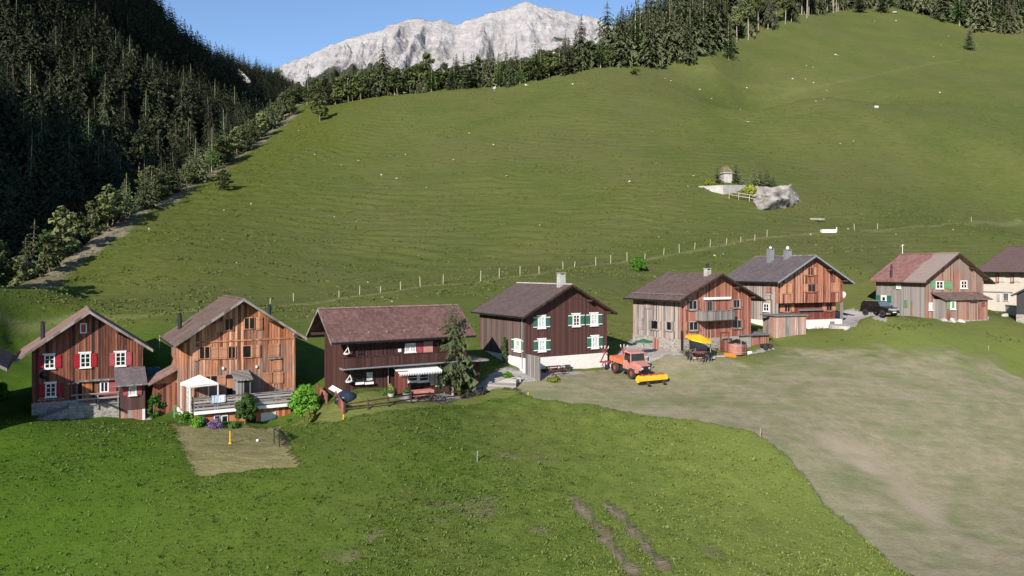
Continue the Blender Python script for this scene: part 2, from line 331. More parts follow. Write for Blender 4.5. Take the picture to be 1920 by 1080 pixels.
def ground(px, py, ymin=36.0, ymax=520.0, off=0.0):
    """the point where the line of sight through (px, py) meets the ground"""
    Y = np.concatenate([np.arange(ymin, 130, 0.25), np.arange(130, ymax, 1.0)])
    X = (px - 960) / F * Y; Z = (HY - py) / F * Y; h = height(X, Y) + off
    b = np.nonzero(h >= Z)[0]
    if len(b) == 0: return Vector((X[-1], Y[-1], h[-1]))
    i = b[0]
    if i == 0: return Vector((X[0], Y[0], h[0]))
    a = (Z[i - 1] - h[i - 1]); c = (h[i] - Z[i]); t = a / (a + c + 1e-9)
    y = Y[i - 1] + t * (Y[i] - Y[i - 1]); x = (px - 960) / F * y
    return Vector((x, y, hgt(x, y)))
def poly_ground(pts): return [ground(*p)[:2] if len(p) == 2 else p[1:] for p in pts]
def inside(x, y, poly):
    c = np.zeros(len(x), bool); n = len(poly)
    for i in range(n):
        x0, y0 = poly[i]; x1, y1 = poly[(i + 1) % n]
        if y0 == y1: continue
        k = (y0 > y) != (y1 > y); c ^= k & (x < (x1 - x0) * (y - y0) / (y1 - y0) + x0)
    return c
def seg_dist(x, y, pts):
    d = np.full(len(x), 1e9)
    for (x0, y0), (x1, y1) in zip(pts[:-1], pts[1:]):
        dx, dy = x1 - x0, y1 - y0; t = np.clip(((x - x0) * dx + (y - y0) * dy) / (dx * dx + dy * dy + 1e-9), 0, 1)
        d = np.minimum(d, np.hypot(x - x0 - t * dx, y - y0 - t * dy))
    return d
MOWN = poly_ground([(945,722),(985,741),(1010,752),(1060,757),(1110,760),(1150,768),(1200,778),(1290,790),(1350,800),(1430,819),(1470,852),(1500,890),(1560,960),(1640,1030),(1700,1078)]) + [(36, 33), (120, 33), (120, 80), (66, 84)] + \
       poly_ground([(1900,690),(1870,668),(1820,656),(1740,648),(1640,645),(1560,650),(1460,645),(1440,655),(1380,668),(1300,668),(1250,664),(1180,680),(1140,692),(1080,697),(1000,712)])
GARDEN = poly_ground([(312,792),(370,895),(460,886),(565,878),(545,850),(522,820),(528,802),(480,804),(340,800)])
LAWN = poly_ground([(545,803),(600,792),(640,792),(760,775),(860,762),(930,752),(985,742),(945,724),(900,730),(820,742),(650,745),(600,760)])
GRAVEL = [poly_ground(p) for p in [[(1180,690),(1145,694),(1141,680),(1160,660),(1190,632),(1230,650),(1290,666),(1400,662),(1440,648),(1450,655),(1400,668),(1300,670),(1250,664)],
          [(893,738),(940,722),(1000,714),(1100,700),(1060,694),(1000,698),(950,690),(925,700),(895,722)],
          [(1585,622),(1607,612),(1605,598),(1640,600),(1660,604),(1640,588),(1600,578),(1560,585),(1575,600)],
          [(60,792),(130,764),(145,764),(145,790)],[(230,778),(320,750),(330,770),(280,790)],[(740,744),(835,738),(890,735),(880,745),(760,752)]]]
TRACKS = [poly_ground([(1145,950),(1180,990),(1215,1030),(1250,1075)]), poly_ground([(1080,942),(1115,985),(1150,1030),(1190,1078)])]
FPATH = poly_ground([(2,598),(150,592),(300,590),(450,580),(552,572),(650,558),(726,549),(800,536),(888,531),(1000,515),(1060,503),(1148,493),(1245,480),(1330,465),(1440,445),(1560,436),(1660,432),(1760,424),(1840,415),(1915,412)])
UPATH = poly_ground([(1400,178),(1500,168),(1600,152),(1700,130),(1760,117),(1800,112)])
RPATH = poly_ground([(1310,135),(1360,148),(1440,158),(1500,165)])
def make_ground():
    def axis(parts):
        a = [parts[0][0]]
        for (e, s) in parts[1]:
            n = max(1, round((e - a[-1]) / s)); a += list(np.linspace(a[-1], e, n + 1)[1:])
        return np.array(a)
    xs = axis(((-900,), [(-420, 30), (-260, 8), (-100, 4), (-62, 1.2), (-42, 0.5), (62, 0.3), (100, 1.0), (240, 1.6), (420, 8), (900, 40)]))
    ys = axis(((-950,), [(-20, 40), (34, 6), (82, 0.3), (110, 0.5), (270, 0.8), (420, 1.6), (560, 6), (1500, 14), (1900, 60)]))
    X, Y = np.meshgrid(xs, ys); x = X.ravel(); y = Y.ravel(); z = height(x, y)
    ex = edge_x(y); hill = np.clip((x - ex) / 4, 0, 1)
    near = (y > 33) & (y < 112) & (x > -64) & (x < 125)
    wob = (vnoise(x, y, 1.3, 2) - 0.5) * 0.7; wob2 = (vnoise(y, x, 1.1, 5) - 0.5) * 0.7
    wx, wy = x + wob, y + wob2
    mown = inside(wx, wy, MOWN) * 1.0; gard = inside(x + wob * .2, y + wob2 * .2, GARDEN) * 1.0; lawn = inside(wx, wy, LAWN) * 1.0
    grav = np.zeros(len(x))
    for g in GRAVEL: grav = np.maximum(grav, inside(wx, wy, g))
    dirt = np.zeros(len(x))
    for t in TRACKS:
        dd = seg_dist(x, y, t); dirt = np.maximum(dirt, np.clip(1.25 - dd / 0.42 + (vnoise(x, y, 0.7, 1) - .5) * 1.8, 0, 1))
    for (px, py, r) in [(880, 955, 1.3), (1020, 862, .6), (1330, 1040, .5), (950, 860, .5), (640, 1050, .5), (700,1010,.4), (1020, 1000, .6), (905, 945, 1.0)]:
        g = ground(px, py); dirt = np.maximum(dirt, 0.4 * np.clip(1.3 - np.hypot((x - g.x) * .7, y - g.y) / r + (vnoise(x, y, 0.8, 4) - .5) * 2, 0, 1))
    # dry strip where the field track runs out to the lower right
    a = ground(1580, 850); b = ground(1900, 1040); dd = seg_dist(x, y, [tuple(a[:2]), tuple(b[:2])])
    dry = np.clip(1.1 - dd / 4.0, 0, 1) * np.clip(0.35 + (fbm(x * 1, y * 1, 3, 3, 8) - .44) * 3, 0, 1) * mown
    upl = poly_ground([(1990,700),(1900,690),(1870,668),(1820,656),(1740,648),(1640,645),(1560,650),(1460,645),(1440,655),(1380,668)])
    mown = mown * np.clip(seg_dist(x, y, [tuple(q) for q in upl]) / 3.5 + (fbm(x, y, 2.5, 3, 50) - .5) * 1.6, 0, 1)
    # rocky margin along the brink, worn paths
    er = np.clip(1 - np.abs(x - ex - 1.5 - (fbm(x, y, 9, 3, 4) - .44) * 6) / 2.3, 0, 1) * ((y > 70) & (y < 275)); er = np.clip(er * 1.5 * (0.35 + fbm(x, y, 5, 3, 33) * 1.3), 0, 1)
    er = np.maximum(er, np.clip((ex - x) / 1.5, 0, 1))
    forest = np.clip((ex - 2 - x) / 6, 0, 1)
    path = np.clip(1.2 - seg_dist(x, y + (vnoise(x, y, 6, 3) - .5) * 1.2, FPATH) / 0.75, 0, 1) * 0.55
    for p in (UPATH, RPATH): path = np.maximum(path, np.clip(1.3 - seg_dist(x, y + (vnoise(x, y, 12, 3) - .5) * 3, p) / 0.9, 0, 1) * 0.18)
    rest = (1 - mown) * (1 - gard) * (1 - lawn) * (1 - grav) * (1 - dirt)
    tall = rest * near * hill * np.clip((92 - y) / 20 + (x > 30) * 0.3, 0, 1)
    # real relief: tall grass stands above the mown field; lumps; cattle terraces along the contours of the slope
    z = z + tall * (0.10 + 0.16 * fbm(x, y, 1.2, 3, 11) * 1.4)
    z = z - grav * 0.05 + (near * (fbm(x, y, 4, 3, 6) - 0.44) * 0.22)
    slope = np.clip((y - 100) / 30, 0, 1) * hill * (y < 300)
    ph = (z - 0.07 * np.clip(40 - x, 0, 120) + (fbm(x, y * 0.6, 26, 4, 12) - .44) * 9) / 1.35; tr = np.abs((ph % 1.0) - 0.5) * 2
    amp = np.clip((fbm(x, y, 22, 2, 20) - 0.22) * 2.4, 0.12, 1)
    z = z + slope * (0.62 * (tr - 0.5) * amp + 0.25 * (fbm(x, y * 2.2, 4.5, 3, 14) - 0.44))
    z = z + hill * np.clip((y - 130) / 60, 0, 1) * (fbm(x, y, 30, 3, 15) - .44) * 2.0
    nx, ny = len(xs), len(ys); i = np.arange(nx - 1)[None] + (np.arange(ny - 1) * nx)[:, None]; i = i.ravel()
    f = np.stack([i, i + 1, i + nx + 1, i + nx], 1)
    o = npmesh('terrain', np.stack([x, y, z], 1), f, 'ground', smooth=True)
    me = o.data
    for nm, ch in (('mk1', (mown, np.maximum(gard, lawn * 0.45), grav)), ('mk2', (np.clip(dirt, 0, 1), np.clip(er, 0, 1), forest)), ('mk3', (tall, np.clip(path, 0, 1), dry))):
        at = me.color_attributes.new(nm, 'FLOAT_COLOR', 'POINT'); a = np.ones((len(x), 4), np.float32)
        for q in range(3): a[:, q] = ch[q]
        at.data.foreach_set('color', a.ravel())
    o['kind'] = 'structure'
    return o
def ground_mat():
    m = NT('meadow_ground'); p = m.pos()
    def att(n):
        a = m.n('Attribute', attribute_name=n); s = m.n('SeparateColor'); m.l(a.outputs[0], s.inputs[0]); return s.outputs
    a1, a2, a3 = att('mk1'), att('mk2'), att('mk3')
    n1 = m.noise(p, 0.06, 5, 0.6); n2 = m.noise(p, 0.9, 5, 0.65); n3 = m.noise(p, 4.5, 4, 0.7)
    n4 = m.noise(m.scale(p, (0.16, 0.30, 1.35)), 1.0, 6, 0.68, 0.8)
    hill = m.mix(m.ramp(n1, [(0.35, 0.0), (0.65, 1.0)]), (0.078, 0.098, 0.024), (0.102, 0.114, 0.032))
    hill = m.mix(m.math('MULTIPLY', m.ramp(n4, [(0.50, 0.0), (0.62, 1.0)]), 0.30), hill, (0.130, 0.130, 0.055))
    n5 = m.noise(m.scale(p, (0.45, 0.7, 2.2)), 1.0, 6, 0.7)
    hill = m.mix(m.math('MULTIPLY', m.ramp(n5, [(0.50, 0.0), (0.60, 1.0)]), 0.32), hill, (0.052, 0.074, 0.014))
    hill = m.mix(m.math('MULTIPLY', m.ramp(m.noise(p, 0.025, 5, 0.6), [(0.45, 0.0), (0.62, 1.0)]), 0.5), hill, (0.098, 0.100, 0.040))
    hill = m.mix(m.math('MULTIPLY', m.ramp(n2, [(0.56, 0.0), (0.72, 1.0)]), 0.35), hill, (0.052, 0.080, 0.016))
    hill = m.mix(m.math('MULTIPLY', m.ramp(n3, [(0.60, 0.0), (0.75, 1.0)]), 0.25), hill, (0.19, 0.17, 0.10))
    tg = m.mix(m.ramp(n2, [(0.3, 0.0), (0.7, 1.0)]), (0.062, 0.105, 0.012), (0.098, 0.142, 0.024))
    tg = m.mix(m.math('MULTIPLY', m.ramp(n3, [(0.48, 0.0), (0.68, 1.0)]), 0.75), tg, (0.036, 0.072, 0.007))
    tg = m.mix(m.math('MULTIPLY', m.ramp(n1, [(0.45, 0.0), (0.62, 1.0)]), 0.6), tg, (0.100, 0.112, 0.030))
    sxp = m.n('SeparateXYZ'); m.l(p, sxp.inputs[0]); lush_falloff = m.math('ADD', m.math('MULTIPLY_ADD', sxp.outputs[0], -0.05, -0.75), m.math('MULTIPLY', m.math('SUBTRACT', n1, 0.5), 2.5))  # sideways ramps here: part grass type, part light falloff put into the colour
    tg = m.mix(m.math('MULTIPLY', m.ramp(lush_falloff, [(0.0, 0.0), (0.6, 1.0)]), 0.75), tg, m.mix(n2, (0.030, 0.078, 0.004), (0.062, 0.118, 0.010)))
    fresh_falloff = m.math('ADD', m.math('MULTIPLY_ADD', sxp.outputs[0], 0.05, 0.25), m.math('MULTIPLY', m.math('SUBTRACT', n2, 0.5), 1.6))
    tg = m.mix(m.math('MULTIPLY', m.ramp(fresh_falloff, [(0.0, 0.0), (1.0, 1.0)]), 0.85), tg, m.mix(n3, (0.120, 0.160, 0.026), (0.215, 0.245, 0.070)))
    west = m.math('ADD', m.math('MULTIPLY_ADD', sxp.outputs[0], -0.03, -0.9), m.math('MULTIPLY', m.math('SUBTRACT', n1, 0.5), 1.2))
    hill = m.mix(m.math('MULTIPLY', m.ramp(west, [(0.0, 0.0), (1.0, 1.0)]), 0.8), hill, m.mix(m.ramp(n2, [(0.35, 0.0), (0.65, 1.0)]), (0.045, 0.066, 0.006), (0.098, 0.112, 0.020)))
    mn = m.mix(m.ramp(n2, [(0.3, 0.0), (0.7, 1.0)]), (0.185, 0.175, 0.098), (0.300, 0.262, 0.172))
    mn = m.mix(m.math('MULTIPLY', m.ramp(m.noise(p, 0.25, 4, 0.6), [(0.45, 0.0), (0.65, 1.0)]), 0.75), mn, (0.150, 0.172, 0.070))
    swath = m.noise(m.scale(p, (0.25, 1.6, 0.3)), 0.9, 4, 0.65)
    mn = m.mix(m.math('MULTIPLY', m.ramp(swath, [(0.45, 0.0), (0.65, 1.0)]), 0.35), mn, (0.33, 0.29, 0.20))
    mn = m.mix(m.math('MULTIPLY', m.ramp(n3, [(0.5, 0.0), (0.7, 1.0)]), 0.4), mn, (0.17, 0.165, 0.095))
    mn = m.mix(m.math('MULTIPLY', a3[2], 0.8), mn, (0.36, 0.29, 0.22))
    lw = m.mix(n2, (0.100, 0.130, 0.030), (0.170, 0.180, 0.055))
    gd = m.mix(m.ramp(n2, [(0.3, 0.0), (0.7, 1.0)]), (0.17, 0.16, 0.065), (0.25, 0.22, 0.11))
    dirt = m.mix(n3, (0.14, 0.11, 0.07), (0.27, 0.22, 0.16)); grav = m.mix(n3, (0.25, 0.23, 0.22), (0.42, 0.39, 0.37))
    rock = m.mix(m.ramp(m.noise(p, 1.3, 5, 0.7), [(0.35, 0.0), (0.6, 1.0)]), (0.09, 0.08, 0.04), (0.26, 0.215, 0.165))
    c = m.mix(a3[0], hill, tg); c = m.mix(a1[0], c, mn)
    c = m.mix(m.math('MINIMUM', m.math('MULTIPLY', a1[1], 2.2), 1.0), c, m.mix(m.math('GREATER_THAN', a1[1], 0.5), lw, gd))
    c = m.mix(m.math('MULTIPLY', a3[1], 0.6), c, (0.26, 0.25, 0.12)); c = m.mix(a2[0], c, dirt); c = m.mix(a1[2], c, grav); c = m.mix(m.math('MULTIPLY', a2[1], 0.9), c, rock)
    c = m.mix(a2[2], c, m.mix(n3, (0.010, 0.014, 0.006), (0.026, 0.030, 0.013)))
    h1 = m.math('ADD', m.math('MULTIPLY', n3, 0.7), m.math('MULTIPLY', m.noise(p, 14, 3, 0.7), 0.35))
    b = m.bump(h1, 0.8, 0.16)
    b2 = m.bump(m.math('MULTIPLY', n4, m.math('SUBTRACT', 1.0, m.math('MAXIMUM', a1[0], a3[0]))), 0.55, 0.8, b)
    return m.fin(c, 0.95, b2, 0.08)
MAT['ground'] = ground_mat()
terrain = make_ground()
# ---------------------------------------------------------------- houses
class House:
    """a gabled house; local x runs along its front, local y away from the viewer. ridge='y': the gable faces front"""
    def __init__(s, name, label, px, Y, pybase, ang=31, pxr=None, W=None, D=8.0, ridge='y', apex=None, eL=None, eR=None, g=0.9, gb=0.6,
                 wall='w1', side=None, roof='r1', thick=0.16, O=None, zt=None, m=None, apex_far=None, fascia='fascia'):
        s.a = R(ang); s.u = Vector((math.cos(s.a), math.sin(s.a), 0)); s.vv = Vector((-math.sin(s.a), math.cos(s.a), 0))
        s.O = O or P3(px, pybase, Y)
        if W is None:   # front width from the right corner's column
            k = (pxr - 960) / F; W = (k * s.O.y - s.O.x) / (s.u.x - k * s.u.y)
        s.W, s.D, s.g, s.gb, s.ridge, s.thick = W, D, g, gb, ridge, thick
        s.root = thing(name, label, 'house', s.O, s.a)
        s.wallm, s.sidem, s.roofm = wall, side or wall, roof
        def col_x(pxx, y):   # local x on line local y=const that projects to column pxx
            k = (pxx - 960) / F; B = s.O + s.vv * y; return (k * B.y - B.x) / (s.u.x - k * s.u.y)
        def zat(lx, ly, py): p = s.O + s.u * lx + s.vv * ly; return (HY - py) / F * p.y - s.O.z
        s.zat = zat; s.col_x = col_x
        if ridge == 'y':
            s.h2 = W / 2
            s.zr = zat(W / 2, -g, apex[1])
            xl = col_x(eL[0], -g) if eL else None; xr = col_x(eR[0], -g) if eR else None
            s.eo = -xl if eL else xr - W; s.eo2 = (xr - W) if eR else s.eo
            ms = []
            if eL: ms.append((s.zr - zat(xl, -g, eL[1])) / (W / 2 + s.eo))
            if eR: ms.append((s.zr - zat(xr, -g, eR[1])) / (W / 2 + s.eo2))
            s.m = sum(ms) / len(ms)
        else:
            s.h2 = D / 2; s.eo = s.eo2 = g; s.zr = zt; s.m = m
        s.ze = s.zr - thick * math.sqrt(1 + s.m ** 2) - s.m * s.h2     # wall height at the eaves
        print(name, 'W %.1f D %.1f eave %.2f ridge %.2f pitch %.2f overh %.2f %.2f' % (s.W, s.D, s.ze, s.zr, s.m, s.eo, s.eo2))
    def top(s, x):      # underside of the roof above local x (gable front)
        return s.zr - s.thick * math.sqrt(1 + s.m ** 2) - s.m * abs(x - s.W / 2)
    def hit(s, px, py, face='f', off=0.0):
        """local coordinates of the point of a wall plane seen at (px, py); faces f: y=off, l: x=off"""
        k = (px - 960) / F
        if face == 'f':
            x = s.col_x(px, off); p = s.O + s.u * x + s.vv * off; return x, (HY - py) / F * p.y - s.O.z
        B = s.O + s.u * off; y = (k * B.y - B.x) / (s.vv.x - k * s.vv.y); p = B + s.vv * y; return y, (HY - py) / F * p.y - s.O.z
    def body(s, zb=0.0, zwall=0.0, found='plaster', fh=0.0, battens=0.24, skip_side=False, deep=3.0):
        W, D = s.W, s.D
        if s.ridge == 'y':
            t = s.top(W / 2); e = s.ze
            f = MB(); f.prism([(0, 0, zwall), (W, 0, zwall), (W, 0, e), (W / 2, 0, t), (0, 0, e)][::-1], (0, 0.18, 0)); f.build('wall', s.wallm, s.root)
            b = MB(); b.box(0.0, 0.18, 0.183, D - 0.003, zwall, e - 0.02); b.build('wall', s.sidem, s.root)
            b = MB(); b.box(W - 0.18, W, 0.183, D - 0.003, zwall, e - 0.02); b.build('wall', s.sidem, s.root)
            b = MB(); b.prism([(0.0, D, zwall), (W, D, zwall), (W, D, e), (W / 2, D, t), (0, D, e)], (0, 0.18, 0)); b.build('wall', s.wallm, s.root)
        else:
            e = s.ze; t = s.zr - s.thick * math.sqrt(1 + s.m ** 2)
            f = MB(); f.box(0.183, W - 0.183, 0, 0.18, zwall, e); f.build('wall', s.wallm, s.root)
            for x in (0, W - 0.18):
                b = MB(); b.prism([(x, 0, zwall), (x, D, zwall), (x, D, e), (x, D / 2, t), (x, 0, e)], (0.18, 0, 0)); b.build('wall', s.sidem, s.root)
            b = MB(); b.box(0.183, W - 0.183, D - 0.18, D, zwall, e); b.build('wall', s.wallm, s.root)
        fo = MB(); fo.box(-0.03, W + 0.03, -0.03, D + 0.2, -deep, zwall - 0.002); fo.build('foundation', found, s.root)
        if battens:
            r = random.Random(int(W * 100)); q = MB(); x = 0.06
            while x < W - 0.05:
                zt = (s.top(x) - 0.03) if s.ridge == 'y' else s.ze - 0.03
                q.box(x - 0.022, x + 0.022, -0.022 - r.random() * 0.008, 0.0, zwall + 0.01, zt); x += battens * r.uniform(0.9, 1.1)
            q.build('batten', s.wallm, s.root)
            if not skip_side:
                q = MB(); y = 0.1
                while y < D:
                    q.box(-0.022, 0.0, y - 0.022, y + 0.022, zwall + 0.01, s.ze - 0.05); y += battens * r.uniform(0.9, 1.1)
                q.build('batten', s.sidem, s.root)
    def roof(s, cap='fascia', purlins=True, rafters=False, gutter=True, wavy=0.0):
        W, D, g, gb, m, zr = s.W, s.D, s.g, s.gb, s.m, s.zr; th = s.thick * math.sqrt(1 + m * m)
        def slab(a0, a1, b0, b1, sgn):   # along-ridge range a, across range b measured from the ridge
            n = 1; out = MB()
            za, zb = zr - m * b0, zr - m * b1
            def pt(al, ac, z): return (s.h2 + sgn * ac, al, z) if s.ridge == 'y' else (al, s.h2 + sgn * ac, z)
            q = [pt(a0, b0, za), pt(a0, b1, zb), pt(a1, b1, zb), pt(a1, b0, za)]
            top = q; bot = [(p[0], p[1], p[2] - th) for p in q]
            out.add(bot + top, [(0, 1, 2, 3), (7, 6, 5, 4), (0, 4, 5, 1), (1, 5, 6, 2), (2, 6, 7, 3), (3, 7, 4, 0)]); return out
        a0, a1 = (-g, D + gb) if s.ridge == 'y' else (s.gx0, s.gx1)
        L1 = s.h2 + s.eo; L2 = s.h2 + s.eo2
        for sgn, L in ((-1, L1), (1, L2)):
            r = slab(a0, a1, 0.003, L, sgn)
            # tile courses: low steps across the slope
            n = int(L / 0.62)
            for k in range(n):
                b0, b1 = 0.02 + k * L / n, 0.02 + (k + 1) * L / n - 0.03
                zt0, zt1 = zr - m * b0 + 0.004, zr - m * b1 + 0.03
                def pt(al, ac, z): return (s.h2 + sgn * ac, al, z) if s.ridge == 'y' else (al, s.h2 + sgn * ac, z)
                q = [pt(a0 + 0.02, b0, zt0), pt(a0 + 0.02, b1, zt1), pt(a1 - 0.02, b1, zt1), pt(a1 - 0.02, b0, zt0)]
                q2 = [(p[0], p[1], p[2] - 0.05) for p in q]
                r.add(q2 + q, [(0, 1, 2, 3), (7, 6, 5, 4), (0, 4, 5, 1), (1, 5, 6, 2), (2, 6, 7, 3), (3, 7, 4, 0)])
            rf = r.build('roof', s.roofm, s.root)
            # boards along the rakes
            for al in (a0 - 0.03, a1):
                q = MB()
                def pt(al_, ac, z): return (s.h2 + sgn * ac, al_, z) if s.ridge == 'y' else (al_, s.h2 + sgn * ac, z)
                p0, p1 = pt(al, 0.0, zr + 0.02), pt(al, L, zr - m * L + 0.02)
                d = (0, 0.03, 0) if s.ridge == 'y' else (0.03, 0, 0)
                q.prism([p0, p1, (p1[0], p1[1], p1[2] - th - 0.05), (p0[0], p0[1], p0[2] - th - 0.05)], d); q.build('bargeboard', cap, s.root)
            if gutter:
                q = MB(); zz = zr - m * L - 0.06
                if s.ridge == 'y': q.tube((s.h2 + sgn * (L + 0.06), a0, zz), (s.h2 + sgn * (L + 0.06), a1, zz), 0.06, n=8)
                else: q.tube((a0, s.h2 + sgn * (L + 0.06), zz), (a1, s.h2 + sgn * (L + 0.06), zz), 0.06, n=8)
                q.build('gutter', 'metal_dark', s.root)
        q = MB()
        n = int((a1 - a0) / 0.4)
        for k in range(n):
            y0 = a0 + k * (a1 - a0) / n; y1 = y0 + (a1 - a0) / n - 0.03
            if s.ridge == 'y': q.prism([(s.h2 - 0.16, y0, zr - 0.04), (s.h2 + 0.16, y0, zr - 0.04), (s.h2 + 0.05, y0, zr + 0.07), (s.h2 - 0.05, y0, zr + 0.07)], (0, y1 - y0, 0))
            else: q.prism([(y0, s.h2 - 0.16, zr - 0.04), (y0, s.h2 + 0.16, zr - 0.04), (y0, s.h2 + 0.05, zr + 0.07), (y0, s.h2 - 0.05, zr + 0.07)][::-1], (y1 - y0, 0, 0))
        q.build('ridge_cap', s.capm if hasattr(s, 'capm') else s.roofm, s.root)
        if purlins and s.ridge == 'y':
            for fx in (0.0, 0.5, 1.0, 0.25, 0.75):
                x = min(max(fx * W, 0.1), W - 0.1); z = s.top(x) - 0.02
                if fx == 0.5: z -= 0.05
                else: z -= m * 0.1
                q = MB(); q.box(x - 0.09, x + 0.09, -g + 0.12, -0.03, z - 0.22, z); q.build('purlin', 'beam', s.root)
        if rafters:
            for y in np.arange(a0 + 0.4, a1 - 0.2, 0.62):
                q = MB(); z = s.ze
                q.hexa([(-s.eo + 0.1, y - .06, z - m * (s.eo - .1) - .14), (-s.eo + 0.1, y + .06, z - m * (s.eo - .1) - .14), (0.0, y + .06, z - .16), (0.0, y - .06, z - .16)][::-1],
                       [(-s.eo + 0.1, y - .06, z - m * (s.eo - .1) - .01), (-s.eo + 0.1, y + .06, z - m * (s.eo - .1) - .01), (0.0, y + .06, z - .01), (0.0, y - .06, z - .01)][::-1])
                q.build('rafter_tail', s.rafterm if hasattr(s, 'rafterm') else 'beam', s.root)
    def _box(s, mb, face, a0, a1, z0, z1, d0, d1, off=0.0):
        """a box on a wall face; a along the wall, d0..d1 outward"""
        if face == 'f': mb.box(a0, a1, off - d1, off - d0, z0, z1)
        else: mb.box(off - d1, off - d0, a0, a1, z0, z1)
    def window(s, rect, face='f', frame='white', pane='glass', fw=0.09, bars=(1, 2), shutters=None, sw=None, shm='red', off=0.0, sill=True, name='window', label=None, head=0.0, band=None, shl=None):
        px0, py0, px1, py1 = rect; pm, qm = (px0 + px1) / 2, (py0 + py1) / 2
        a0, _ = s.hit(px0, qm, face, off); a1, _ = s.hit(px1, qm, face, off); _, z1 = s.hit(pm, py0, face, off); _, z0 = s.hit(pm, py1, face, off)
        if a0 > a1: a0, a1 = a1, a0
        q = MB()
        s._box(q, face, a0, a0 + fw, z0, z1, 0, .10, off); s._box(q, face, a1 - fw, a1, z0, z1, 0, .10, off)
        s._box(q, face, a0 + fw, a1 - fw, z1 - fw, z1, 0, .10, off); s._box(q, face, a0 + fw, a1 - fw, z0, z0 + fw, 0, .10, off)
        if head: s._box(q, face, a0 - head, a1 + head * .4, z1 + .002, z1 + 0.11, 0, .13, off)
        bt = 0.045
        for k in range(bars[0]):
            c = a0 + (a1 - a0) * (k + 1) / (bars[0] + 1); s._box(q, face, c - bt * .8, c + bt * .8, z0 + fw, z1 - fw, .01, .088, off)
        for k in range(bars[1]):
            c = z0 + (z1 - z0) * (k + 1) / (bars[1] + 1); s._box(q, face, a0 + fw, a1 - fw, c - bt / 2, c + bt / 2, .01, .084, off)
        w_ = q.build(name, frame, s.root)
        if label: w_['label'] = label
        q = MB(); s._box(q, face, a0 + fw * .5, a1 - fw * .5, z0 + fw * .5, z1 - fw * .5, 0.003, .055, off); q.build('pane', pane, w_)
        if sill: q = MB(); s._box(q, face, a0 - .06, a1 + .06, z0 - .07, z0 - .002, 0, .17, off); q.build('sill', frame, w_)
        sw = sw or (a1 - a0) * 0.48
        for sd in (shutters or ''):
            b0, b1 = (a0 - .03 - sw, a0 - .03) if sd == 'l' else (a1 + .03, a1 + .03 + sw)
            q = MB(); s._box(q, face, b0, b1, z0 + .03, z1 - .03, 0.03, .075, off)
            if not band:
                for zc in (z0 + .2, z1 - .2): s._box(q, face, b0 + .02, b1 - .02, zc - .03, zc + .03, .076, .10, off)
            sh = q.build('shutter', shm, w_)
            if shl: sh['label'] = shl
            if band:
                for zc in (z0 + .14, z1 - .14):
                    q = MB(); s._box(q, face, b0 - .02, b1 + .02, zc - .04, zc + .04, .078, .11, off); q.build('shutter_batten', band, w_)
        return w_
    def panel(s, rect, mat, name, face='f', off=0.0, d=(0.03, 0.08), parent=None, label=None, ledgers=None):
        px0, py0, px1, py1 = rect; pm, qm = (px0 + px1) / 2, (py0 + py1) / 2
        a0, _ = s.hit(px0, qm, face, off); a1, _ = s.hit(px1, qm, face, off); _, z1 = s.hit(pm, py0, face, off); _, z0 = s.hit(pm, py1, face, off)
        if a0 > a1: a0, a1 = a1, a0
        q = MB(); s._box(q, face, a0, a1, z0, z1, d[0], d[1], off)
        if ledgers:
            for zc in (z0 + (z1 - z0) * .15, z1 - (z1 - z0) * .15): s._box(q, face, a0 + .03, a1 - .03, zc - .04, zc + .04, d[1] + .001, d[1] + .03, off)
        o = q.build(name, mat, parent or s.root)
        if label: o['label'] = label
        return o
    def world(s, x, y, z): return s.O + s.u * x + s.vv * y + Vector((0, 0, z))
    def roofz(s, x): return s.zr - s.m * abs(x - s.W / 2)
    def pipe(s, x, y, h, r=0.13, mat='metal_dark', dz=0.0):
        z = s.roofz(x); q = MB(); q.tube((x, y, z - 0.3), (x, y, z + h), r, n=12); o = q.build('chimney', mat, s.root)
        q = MB(); q.lathe((x, y, z + h + 0.06), [(0.0, 0.14), (r * 1.5, 0.03), (r * 1.5, 0.0), (0, 0.0)], 12); q.tube((x, y, z + h), (x, y, z + h + 0.08), r * .5, n=8); q.build('chimney_cap', mat, o)
        return o
    def stack(s, x, y, h, w=0.6, d=0.5, mat='concrete', cap='concrete'):
        z = s.roofz(x) - 0.3; q = MB(); q.box(x - w / 2, x + w / 2, y - d / 2, y + d / 2, z, z + h + 0.3); o = q.build('chimney', mat, s.root)
        q = MB(); zz = z + h + 0.3
        for a in (-1, 1): q.box(x + a * (w / 2 - .06) - .05, x + a * (w / 2 - .06) + .05, y - d / 2 + .02, y + d / 2 - .02, zz, zz + .14)
        q.box(x - w / 2 - .05, x + w / 2 + .05, y - d / 2 - .05, y + d / 2 + .05, zz + .14, zz + .2); q.build('chimney_cap', cap, o)
        return o
G = {}
# --- first house: red-brown boards, red shutters
h = G[1] = House('log_house', 'red brown board house with red and faded red shutters, foremost at the left', 60, 62, 764, pxr=268, D=8.0, apex=(157, 583), eL=(28, 669), eR=(287, 661), g=1.0, wall='w1', roof='r1')
h.body(zwall=0.35, found='stone'); h.roof()
for r_, sh, lab in [((83, 665, 103, 691), 'lr', None), ((150, 662, 170, 689), 'lr', None)]: h.window(r_, shutters=sh, sw=.42, head=.12)
h.window((216, 660, 236, 686), shutters='lr', sw=.42, head=.12, shm='red_faded', shl='faded pinkish red shutter')
h.window((85, 718, 105.5, 744), shutters='lr', sw=.42, head=.12)
h.window((150, 606, 163, 625), pane='red_faded', bars=(0, 0), sill=False, label='small attic hatch with white frame and faded red shutter')
w_ = h.window((187, 715, 204, 736), bars=(1, 0), fw=.11, pane='glass'); h.panel((205, 714, 218, 738), 'red_faded', 'shutter', parent=w_)
dr = h.panel((154, 715, 173, 752), 'orange_door', 'door', d=(.04, .09), ledgers=True)
